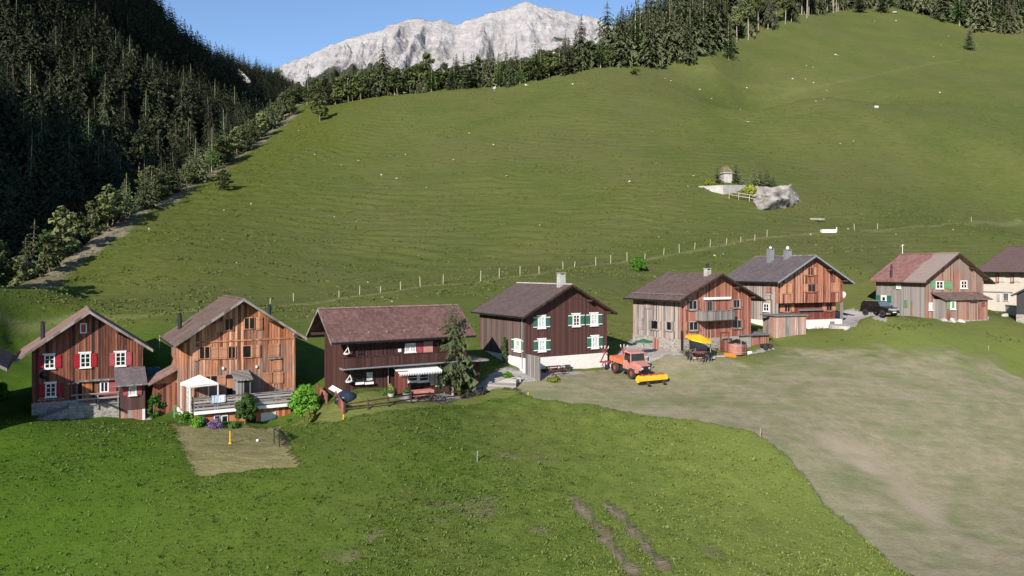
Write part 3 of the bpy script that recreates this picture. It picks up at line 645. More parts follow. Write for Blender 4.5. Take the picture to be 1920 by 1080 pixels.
q = MB(); a, z = h.hit(171, 735); q.tube((a, -.16, z), (a, -.09, z), .03); q.build('handle', 'metal_dark', dr)
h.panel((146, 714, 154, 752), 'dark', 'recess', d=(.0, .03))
h.panel((147, 710.5, 222, 713.5), 'grey_wood', 'ledge', d=(0, .35)); h.panel((126, 717, 148, 720), 'grey_wood', 'ledge', d=(0, .2))
h.panel((70, 748, 120, 750), 'grey_wood', 'trim_board', d=(0, .06))
h.pipe(0.7, 3.0, 1.35, .17)
# porch annexe at the right end of the front
y0 = -2.0; a0, zt = h.hit(225, 721, off=y0); a1, _ = h.hit(272, 721, off=y0); _, zb = h.hit(250, 768, off=y0); _, zf = h.hit(250, 790, off=y0)
an = MB(); an.box(a0, a1, y0, -0.05, zb, zt); an.build('porch_room', planks('dark_porch_boards', [(0.05, 0.03, 0.03), (0.09, 0.05, 0.045), (0.13, 0.07, 0.06)], .2), h.root)
_, zr_ = h.hit(245, 688)
an = MB(); an.hexa([(a0 - .35, y0 - .55, zt - .12), (a1 + .15, y0 - .55, zt - .12), (a1 + .15, -.05, zr_ - .14), (a0 - .35, -.05, zr_ - .14)], [(a0 - .35, y0 - .55, zt), (a1 + .15, y0 - .55, zt), (a1 + .15, -.05, zr_), (a0 - .35, -.05, zr_)])
an.build('porch_roof', 'r6', h.root)
an = MB(); an.tube((a0 - .6, y0 - .62, zt - .08), (a1 + .7, y0 - .62, zt - .05), .075, n=8); an.build('gutter', 'grey_wood', h.root)
an = MB(); an.box(a0 + .05, a1 - .25, y0 + .04, -.05, zf - 1, zb - .002); an.build('porch_base', planks('flaking_red_boards', [(0.30, 0.27, 0.25), (0.34, 0.12, 0.07), (0.40, 0.17, 0.10)], .25, streak=1.0), h.root)
an = MB(); an.box(a1 - .22, a1, y0 + .02, -.05, zf - 1, zb - .002); an.build('porch_post', 'plaster', h.root)
h.window((241, 724, 256, 741), off=y0, fw=.08, bars=(0, 0), pane='curtain', shutters='lr', sw=.38, shm='red_faded')
# --- second house: tall, sun-scorched orange boards
h = G[2] = House('log_house', 'tall orange board house with wooden shutters behind the white gazebo', 344, 62, 774, pxr=554, D=8.0, apex=(451, 560), eL=(325, 645), eR=(576, 637), g=1.0, gb=.2, wall='w2', roof='r2')
h.body(zwall=0.0, found='plaster', battens=.26); h.roof()
def shut(h, rect, mat='w2s', parent=None, **k): return h.panel(rect, mat, 'shutter', parent=parent, ledgers=True, **k)
for pr, shs in [((421, 597, 438, 620), [(404, 603, 417, 622.5)]), ((457, 595, 477.5, 617.5), [(479, 594.5, 492, 618)]), ((373, 649.5, 394, 673), [(361, 650, 372, 676), (396, 650, 409, 673.5)]),
                ((427, 649, 442, 672.5), [(410, 650, 426, 673)]), ((454, 647, 488, 670.5), [(470, 648, 487, 669)]), ((381, 704, 408, 725), [(408.5, 703.5, 423, 722.5)])]:
    w_ = h.window(pr, frame='w2s', fw=.06, bars=(1, 0), sill=False)
    for r_ in shs: shut(h, r_, parent=w_, d=(.06, .10))
for r_ in [(503, 644.5, 523.5, 669), (492, 698, 510, 719), (512, 698, 531, 719), (511, 675, 529, 695)]: shut(h, r_)
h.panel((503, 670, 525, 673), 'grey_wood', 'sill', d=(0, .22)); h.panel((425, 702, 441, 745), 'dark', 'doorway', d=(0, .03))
h.panel((367, 636.5, 553, 639), 'w2s', 'trim_board', d=(.0, .07))
for r_ in [(416, 688, 419.5, 692.5), (479, 685, 482, 689.5)]: h.panel(r_, 'white', 'wall_lamp', d=(.03, .16))
a, z = h.hit(432, 716); q = MB(); q.box(a - .3, a + .3, -.32, -.04, z - .5, z + .3); q.build('wall_cupboard', 'w2s', h.root)
h.pipe(0.4, 5.5, 1.2, .17); h.pipe(h.W - 1.3, 4.2, 1.3, .17)
# glazed wooden porch on the deck
y0 = -1.75; a0, zt = h.hit(443, 708, off=y0); a1, _ = h.hit(470, 708, off=y0); zt = h.hit(456, 713, off=y0)[1]
q = MB(); q.box(a0, a0 + .1, y0, -.05, 0.04, zt); q.build('porch_side', 'grey_wood', h.root)
q = MB(); q.box(a0 + .1, a0 + .62, y0, y0 + .08, .04, zt); q.box(a1 - .08, a1, y0, y0 + .08, .04, zt); q.build('porch_front', 'grey_wood', h.root)
q = MB(); q.box(a1 - .06, a1 - .01, y0 + .09, -.05, .04, zt - .01); q.box(a0 + .63, a1 - .09, y0 + .02, y0 + .05, .04, zt - .1); q.build('porch_glazing', 'glass', h.root)
q = MB(); q.hexa([(a0 - .15, y0 - .25, zt), (a1 + .15, y0 - .25, zt), (a1 + .15, -.05, zt + .55), (a0 - .15, -.05, zt + .55)], [(a0 - .15, y0 - .25, zt + .1), (a1 + .15, y0 - .25, zt + .1), (a1 + .15, -.05, zt + .65), (a0 - .15, -.05, zt + .65)]); q.build('porch_roof', 'grey_wood', h.root)
# lean-to shed on its left
q = MB(); q.box(-1.9, -0.03, 4.0, 6.5, -1.5, 2.0); q.build('lean_to', 'w1', h.root)
q = MB(); q.hexa([(-2.3, 3.4, 1.95), (-.03, 3.4, 3.15), (-.03, 6.9, 3.15), (-2.3, 6.9, 1.95)], [(-2.3, 3.4, 2.1), (-.03, 3.4, 3.3), (-.03, 6.9, 3.3), (-2.3, 6.9, 2.1)]); q.build('lean_to_roof', 'r1', h.root)
q = MB(); q.prism([(-1.9, 3.98, 2.0), (-.03, 3.98, 2.0), (-.03, 3.98, 3.1), (-1.9, 3.98, 2.1)][::-1], (0, .1, 0)); q.build('lean_to_gable', 'w2s', h.root)
# --- third house: dark, eaves to the front
h = G[3] = House('log_house', 'dark brown house with mottled red roof, long side and balcony to the front', 647, 62, 744, W=10.4, D=5.7, ridge='x', g=0.85, wall='w3', roof='r3', zt=7.15, m=.71)
h.zr = h.zat(-1.43, h.D / 2, 578.5); zn = h.zat(-1.43, -.85, 642.5); h.m = (h.zr - zn) / (h.h2 + .85); h.ze = h.zr - h.thick * math.sqrt(1 + h.m ** 2) - h.m * h.h2
h.gx0, h.gx1 = -1.43, 11.86; h.capm = 'r1'
h.body(zwall=0.05, found='dark_wood', battens=.3); h.roof()
for xx in (-1.2,):
    for yy, dz in ((0.1, 0), (h.D / 2, h.m * h.h2), (h.D - .1, 0)):
        q = MB(); zt = h.ze + dz - .03; q.box(xx, -.03, yy - .1, yy + .1, zt - .25, zt - .02); q.build('purlin', 'beam', h.root)
# brackets and snow stops on the roof
for k in range(7):
    q = MB(); x = 0.3 + k * 1.62; b = h.h2 + .85 - .75; z = h.zr - h.m * b; q.box(x, x + .16, h.h2 - b - .05, h.h2 - b + .02, z + .02, z + .2); q.build('snow_hook', 'grey_wood', h.root)
w_ = h.window((759, 643.5, 779, 660), frame='white', pane='curtain', bars=(1, 0), fw=.05); h.panel((780.5, 643, 792, 661), 'red_faded', 'shutter', parent=w_)
h.panel((793.5, 640, 811, 662), plain('pink_cloth', (.46, .22, .19), .8), 'blind', label='pinkish drawn blind')
h.window((669, 648, 681, 668), frame='dark_wood', fw=.05); h.panel((746, 654, 752, 660), 'white', 'wall_plaque', d=(.03, .06))
w_ = h.window((661, 697, 701, 719), frame='dark_wood', fw=.06, bars=(1, 1)); h.panel((687, 698, 698, 713), 'curtain', 'curtain', parent=w_, d=(.056, .066))
for r_ in [(664, 716, 680, 720), (682, 715.5, 698, 719.5)]: h.panel(r_, 'white', 'flower_box', d=(.18, .36))
h.window((636.5, 697, 640, 713), face='l', frame='white', fw=.05, bars=(0, 0)) if False else None
a1, z0 = h.hit(815, 680); _, z1 = h.hit(730, 667); _, zs = h.hit(730, 686)
h.zb = zs
q = MB(); q.box(-.5, 10.9, -1.1, -.03, zs - .0, zs + .16); q.build('balcony_floor', 'grey_wood', h.root)
bz = zs + .163
q = MB(); q.box(-.45, 10.8, -1.08, -1.02, bz, bz + .85); q.box(-.45, -.39, -1.02, -.03, bz, bz + .85); q.build('balcony_parapet', 'w3', h.root)
q = MB(); q.box(-.5, 10.85, -1.12, -.99, bz + .852, bz + .92); q.build('handrail', 'dark_wood', h.root)
q = MB(); q.tube((-.55, -1.17, zs + .1), (10.9, -1.17, zs + .1), .06); q.build('gutter', 'zinc', h.root)
q = MB()
for x in (0.3, 4.2): q.bar((x, -1.0, zs - .02), (x, -.05, zs - .6), .1)
q.build('bracket', 'beam', h.root)
a, _ = h.hit(727, 700); q = MB(); q.tube((a, -.12, .2), (a, -.12, zs - .05), .05); q.build('downpipe', 'grey_wood', h.root)
# doors and glazing under the awning
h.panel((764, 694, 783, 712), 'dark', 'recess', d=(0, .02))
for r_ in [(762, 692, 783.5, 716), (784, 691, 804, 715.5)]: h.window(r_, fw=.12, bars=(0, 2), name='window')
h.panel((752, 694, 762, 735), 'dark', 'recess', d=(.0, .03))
h.panel((806, 686, 814, 722), plain('cream_door_frame', (.62, .46, .34), .7), 'door_jamb', d=(0, .12))
dr = h.panel((816, 688, 832, 724), 'white', 'door', d=(.0, .1)); h.panel((820, 693, 822, 722), 'dark', 'door_gap', parent=dr, d=(.101, .11))
a0, _ = h.hit(734, 690); a1, _ = h.hit(813, 690); zt = zs - .05
q = MB(); q.hexa([(a0, -1.75, zt - .45), (a1, -1.75, zt - .45), (a1, -.1, zt - .1), (a0, -.1, zt - .1)], [(a0, -1.75, zt - .38), (a1, -1.75, zt - .38), (a1, -.1, zt - .03), (a0, -.1, zt - .03)])
n = 26
for k in range(n):
    x0 = a0 + (a1 - a0) * k / n; x1 = a0 + (a1 - a0) * (k + .85) / n; q.prism([(x0, -1.77, zt - .45), (x0 + (x1 - x0) / 2, -1.77, zt - .68), (x1, -1.77, zt - .45)], (0, .02, 0))
q.build('awning', 'white', h.root)
a0 = h.hit(728, 720)[0]; q = MB(); q.box(a0, a0 + 1.15, -1.5, -1.44, .12, 2.0); q.build('screen_panel', 'oxblood', h.root)
# lower wing to the right
q = MB(); q.box(10.45, 12.9, 0.3, 5.4, 0.05, zs - .1); q.build('side_wing', 'w3', h.root)
q = MB(); q.box(10.4, 13.3, -.7, 5.5, zs - .09, zs + .06); q.build('side_wing_roof', 'grey_wood', h.root)
q = MB(); q.lathe((11.5, .25, .1), [(0, 0), (1.0, 0)], 4); 
q = MB(); q.prism([(10.9, .28, .1), (12.3, .28, .1), (12.3, .28, 1.0), (12.0, .28, 1.45), (11.2, .28, 1.45), (10.9, .28, 1.0)][::-1], (0, .05, 0)); q.build('arched_opening', 'dark', h.root)
for xx in ((10.6, 10.95), (11.5, 12.1)): q = MB(); q.box(xx[0], xx[1], .2, .29, 1.6, 2.3); q.build('window', 'curtain', h.root)
# --- fourth house: chocolate boards, green shutters with white bands
h = G[4] = House('log_house', 'chocolate brown house with white windows and white banded green shutters', 985.6, 72, 700, pxr=1138, D=9.1, apex=(1072, 533), eL=(981, 597), eR=(1157, 584), g=.8, gb=.6, wall='w4', side='w4l', roof='r4')
h.capm = 'concrete'
zw = h.hit(985.6, 672)[1]
h.body(zwall=zw, battens=0.0); h.roof(cap='dark_wood')
for r_ in [(1008, 592.5, 1022, 615.5), (1009, 636, 1022.7, 659), (1073, 589, 1087, 612), (1106.5, 587.5, 1120.5, 610.5), (1108.5, 630, 1121.5, 653)]:
    h.window(r_, shutters='lr', sw=.5, shm='green', band='white', head=.12, fw=.15, pane='curtain' if r_[0] != 1073 else 'glass', bars=(1, 2) if r_[0] == 1073 else (1, 1))
h.window((965.5, 635, 977.5, 659), face='l', shutters='lr', sw=.45, shm='green', band='white', fw=.18, pane='curtain', bars=(0, 0))
h.stack(h.W / 2 - .3, .7, 1.1, .7, .55, 'concrete')
q = MB(); q.box(-.06, .0, -2.6, -.05, -.5, h.hit(990, 663)[1]); q.build('screen_wall', 'grey_wood', h.root)
q = MB(); a, z = h.hit(980, 660, 'l'); q.tube((-.1, .5, .4), (-.1, .5, h.ze), .05); q.build('downpipe', 'zinc', h.root)
# --- fifth house
h = G[5] = House('log_house', 'red larch house with grey weathered side and small wooden balcony', 1276, 78, 664, pxr=1408, D=7.4, apex=(1355.5, 513), eL=(1273.7, 566), eR=(1435, 560), g=.8, gb=.7, wall='w5', side='w5l', roof='r5')
zw = h.hit(1276, 637)[1]
h.body(zwall=zw, found='stone', battens=.3); h.roof(cap='dark_wood')
for r_, sh in [((1290, 562.5, 1306.5, 581), 'lr'), ((1325, 563, 1335, 590), 'l'), ((1374, 561, 1387, 577.5), 'lr'), ((1291, 602, 1308, 620), 'lr'), ((1375, 599, 1389.5, 616), 'lr')]:
    h.window(r_, frame='w5l', fw=.1, bars=(1, 0), shutters=sh, sw=.5, shm='w5')
for r_ in [(1208.7, 568, 1222, 579), (1198, 596, 1207.5, 617)]: h.panel(r_, 'w5l', 'shutter', face='l', ledgers=True)
for r_ in [(1221, 600, 1235, 618), (1250, 602, 1260.5, 620)]: h.window(r_, face='l', frame='w5l', fw=.1, bars=(0, 0), shutters='lr', sw=.4, shm='w5l')
h.panel((1225.5, 635, 1236, 655), 'w5', 'cellar_door', face='l', d=(.035, .1)); h.panel((1276, 620, 1279, 661), 'metal_dark', 'downpipe', d=(.05, .15))
h.panel((1319, 557, 1368, 561.5), 'white', 'awning_box', d=(.03, .25))
a0, zt = h.hit(1318, 583.5, off=-.0); a1, _ = h.hit(1379, 580, off=-.0); zb = h.hit(1350, 603, off=0)[1]; zt = h.hit(1350, 583, off=-1.0)[1]; zb = h.hit(1350, 600, off=-1)[1]
a0 = h.hit(1318, 590, off=-1.1)[0]; a1 = h.hit(1378, 590, off=-1.1)[0]
bal = MB(); bal.box(a0, a1, -1.1, -1.05, zb + .0, zt); bal.box(a0, a0 + .05, -1.05, -.03, zb, zt); bal.box(a1 - .05, a1, -1.05, -.03, zb, zt); b_ = bal.build('balcony', 'grey_wood', h.root)
q = MB(); q.box(a0, a1, -1.1, -.03, zb - .1, zb - .002); q.build('balcony_floor', 'beam', b_)
q = MB(); q.box(a0 - .04, a1 + .04, -1.15, -1.0, zt + .002, zt + .07); q.build('handrail', 'grey_wood', b_)
h.stack(h.W / 2 - .4, 1.0, .55, .6, .5, 'concrete'); q = MB(); z = h.zr + .7; q.lathe((h.W / 2 - .4, 1.0, z), [(.12, -.2), (.12, .2), (.2, .2), (.2, .28), (0, .45)], 10); q.build('chimney_pot', 'metal_dark', h.root)
q = MB(); b = h.h2 + h.eo - .9; z = h.zr - h.m * b
q.tube((h.h2 - b, -.5, z + .18), (h.h2 - b, h.D + .4, z + .18), .03)
for yy in np.arange(-.4, h.D + .4, .9): q.bar((h.h2 - b, yy, z), (h.h2 - b, yy, z + .2), .03)
q.build('snow_rail', 'zinc', h.root)
# --- sixth house
h = G[6] = House('log_house', 'scorched board house with two grey chimneys and overhanging upper floor', 1457, 90, 621, ang=22.5, pxr=1580.5, D=9.2, apex=(1533, 478.5), eL=(1459, 531.5), eR=(1603, 527.5), g=.9, gb=.8, wall='w6', side='w5l', roof='r6')
zw = h.hit(1500, 568)[1]; zf = h.hit(1500, 601)[1]
h.capm = 'fascia'
h.body(zwall=zw, found='beam', battens=.3, skip_side=True, deep=-zw + .4)
for o_ in [c for c in h.root.children if c.name.startswith('foundation')]: bpy.data.objects.remove(o_)
q = MB(); q.box(.03, h.W - .35, .9, h.D - .1, zf, zw - .003); q.build('ground_floor', 'oxblood', h.root)
q = MB(); q.box(0, .2, 0, .2, zf, zw - .003); q.build('corner_post', 'w5l', h.root); q = MB(); q.box(0, .17, .203, h.D, zf, zw - .003); q.build('side_wall', 'w5l', h.root); q = MB(); q.box(h.W - .22, h.W, 0.0, .22, zf, zw - .003); q.build('corner_post', 'w5l', h.root)
q = MB(); q.box(-.03, h.W - .05, .03, h.D, -3, zf - .003); q.build('foundation', 'plaster', h.root); h.roof(cap='zinc')
for r_, sh, of in [((1514, 501, 1524, 516.5), 'lr', 0), ((1514, 532, 1529, 547.5), 'lr', 0), ((1470, 570, 1481, 585), 'lr', .9), ((1548.5, 567.5, 1559, 583), 'lr', .9)]:
    h.window(r_, frame='w5', fw=.08, bars=(1, 0), shutters=sh, sw=.62, shm='w2s', off=of)
for r_ in [(1467, 532, 1484.6, 551), (1557, 530, 1572, 548)]: shut(h, r_)
for r_, m_ in [((1437, 538, 1448, 549), 'w5'), ((1438, 552, 1449, 562), 'w5l')]: h.panel(r_, m_, 'shutter', face='l', ledgers=True)
h.window((1432, 569, 1443, 584), face='l', frame='white', fw=.1, bars=(1, 1))
h.panel((1497, 578.5, 1540, 582), 'grey_rail', 'shelf', off=.9, d=(0, .35)); h.panel((1556, 602, 1565, 612), 'dark', 'cellar_window', d=(0, .0))if False else None
h.panel((1556, 602.5, 1565, 612), 'zinc', 'cellar_window', d=(-.02, .0))
h.stack(h.W / 2 - 1.3, 5.6, 1.5, .75, .6, 'zinc', 'zinc'); h.stack(h.W / 2 - .5, 3.4, .9, .8, .6, 'zinc', 'zinc')
for (x, y, zz) in ((h.W / 2 - 1.3, 5.6, 1.45), (h.W / 2 - .5, 3.4, 1.0)):
    q = MB(); z = h.roofz(x) + zz; q.lathe((x, y, z), [(.0, .0), (.16, .03), (.2, .25), (.12, .45), (0, .5)], 10); q.build('chimney_pot', 'white', h.root)
q = MB(); x = h.W; q.lathe((x + .55, .3, h.hit(1592, 553)[1]), [(0, -.05), (.25, 0), (.42, .1)], 14, 'y'); q.bar((x, .3, h.hit(1592, 556)[1]), (x + .5, .3, h.hit(1592, 556)[1]), .05); q.build('satellite_dish', 'white', h.root)
# --- seventh house
h = G[7] = House('log_house', 'pinkish board house with silver grey side wall and lean-to, right of the black car', 1736.7, 92, 600, ang=15, pxr=1844, D=8.3, apex=(1799, 474), eL=(1736, 530.5), eR=(1866, 527), g=.7, gb=.7, wall='w7', side='w7l', roof='r7')
h.rafterm = 'grey_wood'
h.body(zwall=.05, found='stone', battens=.3, skip_side=True); h.roof(cap='dark_wood', rafters=True, gutter=False)
h.window((1754, 527, 1768, 541.5), fw=.1, bars=(1, 1), shutters='lr', sw=.75, shm='green_pale'); h.panel((1776, 529, 1784.5, 543), 'green_pale', 'shutter', ledgers=True)
h.window((1800.5, 526, 1812.5, 541), fw=.1, bars=(1, 1)); h.window((1741, 567.5, 1754, 581.5), fw=.1, bars=(2, 0), pane='curtain')
h.window((1681.7, 531.5, 1689, 541), face='l', fw=.12, bars=(0, 0), pane='curtain', shutters='r', sw=.5, shm='green_pale'); h.window((1652.5, 553.5, 1663, 567), face='l', fw=.25, bars=(0, 0), shutters='lr', sw=.8, shm='green_teal')
h.panel((1696, 562.5, 1701.7, 576), 'green_pale', 'hatch', face='l'); h.panel((1709, 564, 1712, 590), 'w7', 'board', face='l')
h.pipe(-.1, 5.6, 1.5, .13)
q = MB(); z = h.zr; q.tube((h.W / 2, h.D + .3, z - .1), (h.W / 2, h.D + .3, z + 1.35), .035); q.bar((h.W / 2 - .25, h.D + .3, z + 1.1), (h.W / 2 + .25, h.D + .3, z + 1.25), .05); q.build('antenna', 'white', h.root)
y0 = -1.9; a0 = h.hit(1772, 580, off=y0)[0]; a1 = h.hit(1852, 580, off=y0)[0]; zt = h.hit(1800, 561.5, off=y0)[1]; zr_ = h.hit(1800, 547.5, off=0)[1]
q = MB(); q.box(a0, a1, y0, -.05, .05, zt); q.build('lean_to', 'w7', h.root)
q = MB(); q.box(a0 - .04, a0 - .002, y0, -.05, .05, zt); q.build('lean_to_side', 'w7l', h.root)
q = MB(); q.hexa([(a0 - .3, y0 - .4, zt - .08), (a1 + .4, y0 - .4, zt - .08), (a1 + .4, -.03, zr_ - .1), (a0 - .3, -.03, zr_ - .1)], [(a0 - .3, y0 - .4, zt + .02), (a1 + .4, y0 - .4, zt + .02), (a1 + .4, -.03, zr_), (a0 - .3, -.03, zr_)]); q.build('lean_to_roof', 'r2', h.root)
h.window((1781.5, 564, 1791, 580), off=y0, fw=.15, bars=(0, 0), pane='green_pale', shutters='l', sw=.5, shm='green_pale')
h.window((1840, 565, 1846, 572), off=y0, frame='w7', fw=.06, bars=(1, 0)); q = MB(); a, z = h.hit(1822, 565, off=y0); q.box(a - .5, a + .6, y0 - .4, y0, z, z + .07); q.build('door_canopy', 'beam', h.root)
q = MB(); q.box(a0 - .1, a1 + .05, y0 - .08, -.04, -1.5, .048); q.build('lean_to_base', 'stone', h.root)
# --- eighth house, cut by the frame
O8 = P3(1845, 581, 108) + Vector((math.sin(R(15)), -math.cos(R(15)), 0)) * 12
h = G[8] = House('plaster_house', 'cream plastered house with brown roof at the right edge', 0, 0, 0, ang=15, O=O8, W=10.5, D=12, apex=(2010, 452), eL=(1983, 509), g=.8, gb=.9, wall='cream', roof='r8')
h.zr = 9.25; h.m = .62; h.eo = h.eo2 = .8; h.ze = h.zr - h.thick * math.sqrt(1 + h.m ** 2) - h.m * h.h2
h.body(zwall=0.0, found='concrete', battens=0); h.roof(cap='dark_wood', purlins=False)
for r_ in [(1868, 511, 1873.5, 529), (1896, 511, 1902, 529)]: h.window(r_, face='l', frame='w5', fw=.12, bars=(0, 0), pane='curtain', shutters='l', sw=.9, shm='cream')
h.panel((1845, 546, 1900, 548), 'concrete', 'ledge', face='l', d=(0, .12))
h.window((1882, 549, 1892, 565), face='l', frame='curtain', fw=.12, bars=(1, 0), name='window', sill=False); h.panel((1870, 551, 1876, 565), 'curtain', 'shutter', face='l')
# --- house at the left edge (only the tip of its eaves shows; its shade falls across the yard) and barn at the right edge
h = G[0] = House('dark_house', 'house at the left edge showing only its eaves corner', 0, 0, 0, O=Vector((-45.6, 50.6, -12.6)), W=8.2, D=8.5, apex=(-110, 610), eR=(13, 691), g=.9, wall='w1', roof='r2')
h.body(zwall=.3, found='stone'); h.roof()
h = G[9] = House('barn', 'dark barn roof corner at the right edge below the cream house', 0, 0, 0, ang=-38, O=P3(1906, 594, 93), W=7, D=4.5, apex=(1985, 478), eL=(1897, 566), g=.5, wall='metal_dark', roof='metal_dark')
h.zr = 5.2; h.m = .62; h.eo = h.eo2 = .5; h.ze = h.zr - h.thick * math.sqrt(1 + h.m ** 2) - h.m * h.h2
h.body(zwall=.3, found='stone', battens=0); h.roof(cap='metal_dark', purlins=False)
# ---------------------------------------------------------------- vegetation
def leafmat(name, a, b, c=None, rough=0.75, var=0.35):
    """leaf colour: differs from tree to tree and from clump to clump"""
    m = NT(name); oi = m.n('ObjectInfo'); v = m.obj(); n = m.noise(v, 0.9, 3, 0.7); n2 = m.noise(v, 6.0, 2, 0.6)
    f = m.math('ADD', m.math('MULTIPLY', oi.outputs['Random'], var), m.math('ADD', m.math('MULTIPLY', n, 0.45), m.math('MULTIPLY', n2, 0.35)))
    col_ = m.ramp(f, [(0.25, a), (0.6, b), (0.95, c or tuple(x * 1.35 for x in b))])
    hs = m.n('HueSaturation'); m.l(col_, hs.inputs['Color']); hs.inputs['Saturation'].default_value = 1.0
    wn = m.n('TexWhiteNoise', noise_dimensions='1D'); m.l(oi.outputs['Random'], wn.inputs[1])
    m.l(m.math('MULTIPLY_ADD', wn.outputs[0], 0.7, 0.65), hs.inputs['Value'])
    return m.fin(hs.outputs[0], rough, None, 0.12)
MAT['spruce'] = leafmat('spruce_needles', (0.030, 0.044, 0.020), (0.094, 0.108, 0.052), (0.155, 0.155, 0.092))
MAT['pine'] = leafmat('pine_needles', (0.034, 0.050, 0.016), (0.088, 0.108, 0.038), (0.14, 0.15, 0.07))
MAT['larch'] = leafmat('larch_needles', (0.04, 0.08, 0.018), (0.085, 0.14, 0.035), (0.12, 0.17, 0.06))
MAT['yardspruce'] = leafmat('yard_spruce_needles', (0.05, 0.065, 0.028), (0.11, 0.13, 0.06), (0.15, 0.155, 0.09))
MAT['leaf'] = leafmat('bright_leaves', (0.03, 0.09, 0.008), (0.08, 0.19, 0.02), (0.14, 0.27, 0.05), 0.5)
MAT['leafdark'] = leafmat('dark_leaves', (0.015, 0.045, 0.008), (0.045, 0.10, 0.018), (0.09, 0.16, 0.05), 0.6)
MAT['leafyellow'] = leafmat('yellowish_leaves', (0.07, 0.10, 0.01), (0.16, 0.19, 0.03), (0.25, 0.26, 0.08), 0.6)
MAT['bark'] = plain('grey_bark', (0.20, 0.16, 0.13), 0.9, 0.3, 3.0)
MAT['bark_pale'] = plain('pale_bark', (0.34, 0.29, 0.24), 0.9, 0.25, 3.0)
MAT['shadespruce'] = leafmat('shade_darkened_needles', (0.014, 0.022, 0.010), (0.046, 0.056, 0.026), (0.085, 0.088, 0.046))  # darkened needles: the gorge's shade is put into their colour
def tri_np(tris):
    v = np.array(tris, float).reshape(-1, 3); return v, np.arange(len(v)).reshape(-1, 3)
def conifer(seed, h=1.0, r=0.2, whorls=22, nb=8, k=5, base=0.08, powr=0.85, jit=0.25, droop=0.25, leafw=0.5, gap=0.0):
    """needle sprays on drooping branches; unit height"""
    rr = random.Random(seed); T = []
    for i in range(whorls):
        t = (i + rr.uniform(-.3, .3)) / whorls; t = max(0, min(.985, t)); z = h * (base + (1 - base) * t)
        L0 = r * (1 - t) ** powr * (0.55 + 0.45 * min(1, t * 6 + .45)) + 0.012
        n = max(4, int(nb * (0.5 + 0.5 * (1 - t)))); a0 = rr.random() * 6.3
        for b in range(n):
            if rr.random() < gap: continue
            a = a0 + 6.283 * b / n + rr.uniform(-.3, .3); L = L0 * rr.uniform(1 - jit * 1.6, 1 + jit)
            dx, dy = math.cos(a), math.sin(a); px_, py_ = -dy, dx
            lift = rr.uniform(-.1, .25); dr = droop * rr.uniform(.6, 1.5)
            pts = []
            for q in range(k + 1):
                s = q / k; pts.append((dx * L * s, dy * L * s, z + L * (lift * s - dr * 2 * s * s)))
            for q in range(k):
                p, p2 = pts[q], pts[q + 1]; s = (q + .5) / k; wd = L * leafw * (1 - s * 0.75) * rr.uniform(.6, 1.1); 
                for sd in (-1, 1):
                    tip = (p2[0] + px_ * wd * sd + dx * wd * .25, p2[1] + py_ * wd * sd + dy * wd * .25, p2[2] - wd * rr.uniform(.25, .8))
                    T.append((p, p2, tip))
            tip = pts[-1]; T.append((pts[-2], (tip[0] + dx * L * .12, tip[1] + dy * L * .12, tip[2] - L * .05), (tip[0] - dx * L * .1, tip[1] - dy * L * .1, tip[2] - L * .22)))
    for q in range(4):   # leader
        a = q * 1.57; T.append(((0, 0, h * 1.02), (math.cos(a) * .012, math.sin(a) * .012, h * .94), (math.cos(a + 1.5) * .012, math.sin(a + 1.5) * .012, h * .94)))
    return tri_np(T)
def clumps(seed, centers, per, leaf, flat=0.7, up=0.3):
    """leaf faces scattered through lumpy clumps; centers: (x, y, z, radius)"""
    rg = np.random.RandomState(seed); V = []
    for cx, cy_, cz, cr in centers:
        n = int(per * (cr / 0.2) ** 1.6) if per > 1 else 8
        d = rg.normal(size=(n, 3)); d /= np.linalg.norm(d, axis=1)[:, None]; rad = cr * rg.uniform(.55, 1.05, n)[:, None]
        p = np.array([cx, cy_, cz]) + d * rad * np.array([1, 1, flat])
        nrm = d + rg.normal(scale=.55, size=(n, 3)) + np.array([0, 0, up]); nrm /= np.linalg.norm(nrm, axis=1)[:, None]
        t = np.cross(nrm, rg.normal(size=(n, 3))); t /= np.linalg.norm(t, axis=1)[:, None]; b = np.cross(nrm, t); s = leaf * rg.uniform(.6, 1.3, n)[:, None]
        V.append(np.stack([p - t * s * .5, p + b * s * .55, p + t * s * .5, p - b * s * .55], 1))
    V = np.concatenate(V).reshape(-1, 3); return V, np.arange(len(V)).reshape(-1, 4)
def pine(seed, h=1.0, bare=0.35, r=0.26, n=24, per=120, leaf=.06):
    rr = random.Random(seed); C = []; limbs = []
    bx, by = rr.uniform(-.06, .06), rr.uniform(-.06, .06)
    for i in range(n):
        t = (i + rr.random()) / n; z = h * (bare + (1 - bare) * t * .96); a = rr.random() * 6.3; prof = math.sin(math.pi * min(1, (0.18 + t * .8))) ** .8
        d = r * prof * rr.uniform(.25, 1.0); cr = rr.uniform(.09, .16) * (1.1 - .5 * t)
        c = (bx * t + math.cos(a) * d, by * t + math.sin(a) * d, z, cr); C.append(c); limbs.append(((bx * t * .8, by * t * .8, z - .08 * h), c[:3]))
    C.append((bx, by, h * .95, .06)); v, f = clumps(seed, C, per, leaf, .65)
    mb = MB(); mb.tube((0, 0, -.08), (bx * .5, by * .5, h * .5), .019, .013, 6, False); mb.tube((bx * .5, by * .5, h * .5), (bx, by, h * .93), .013, .004, 6, False)
    for a_, b_ in limbs[::3]: mb.tube(a_, b_, .007, .003, 4, False)
    return v, f, mb
def trunk_mb(h=1.0, r=.014): 
    mb = MB(); mb.tube((0, 0, -.1), (0, 0, h * .4), r, r * .75, 7, False); mb.tube((0, 0, h * .4), (0, 0, h * .97), r * .75, r * .15, 7, False); return mb
PROTO = {}
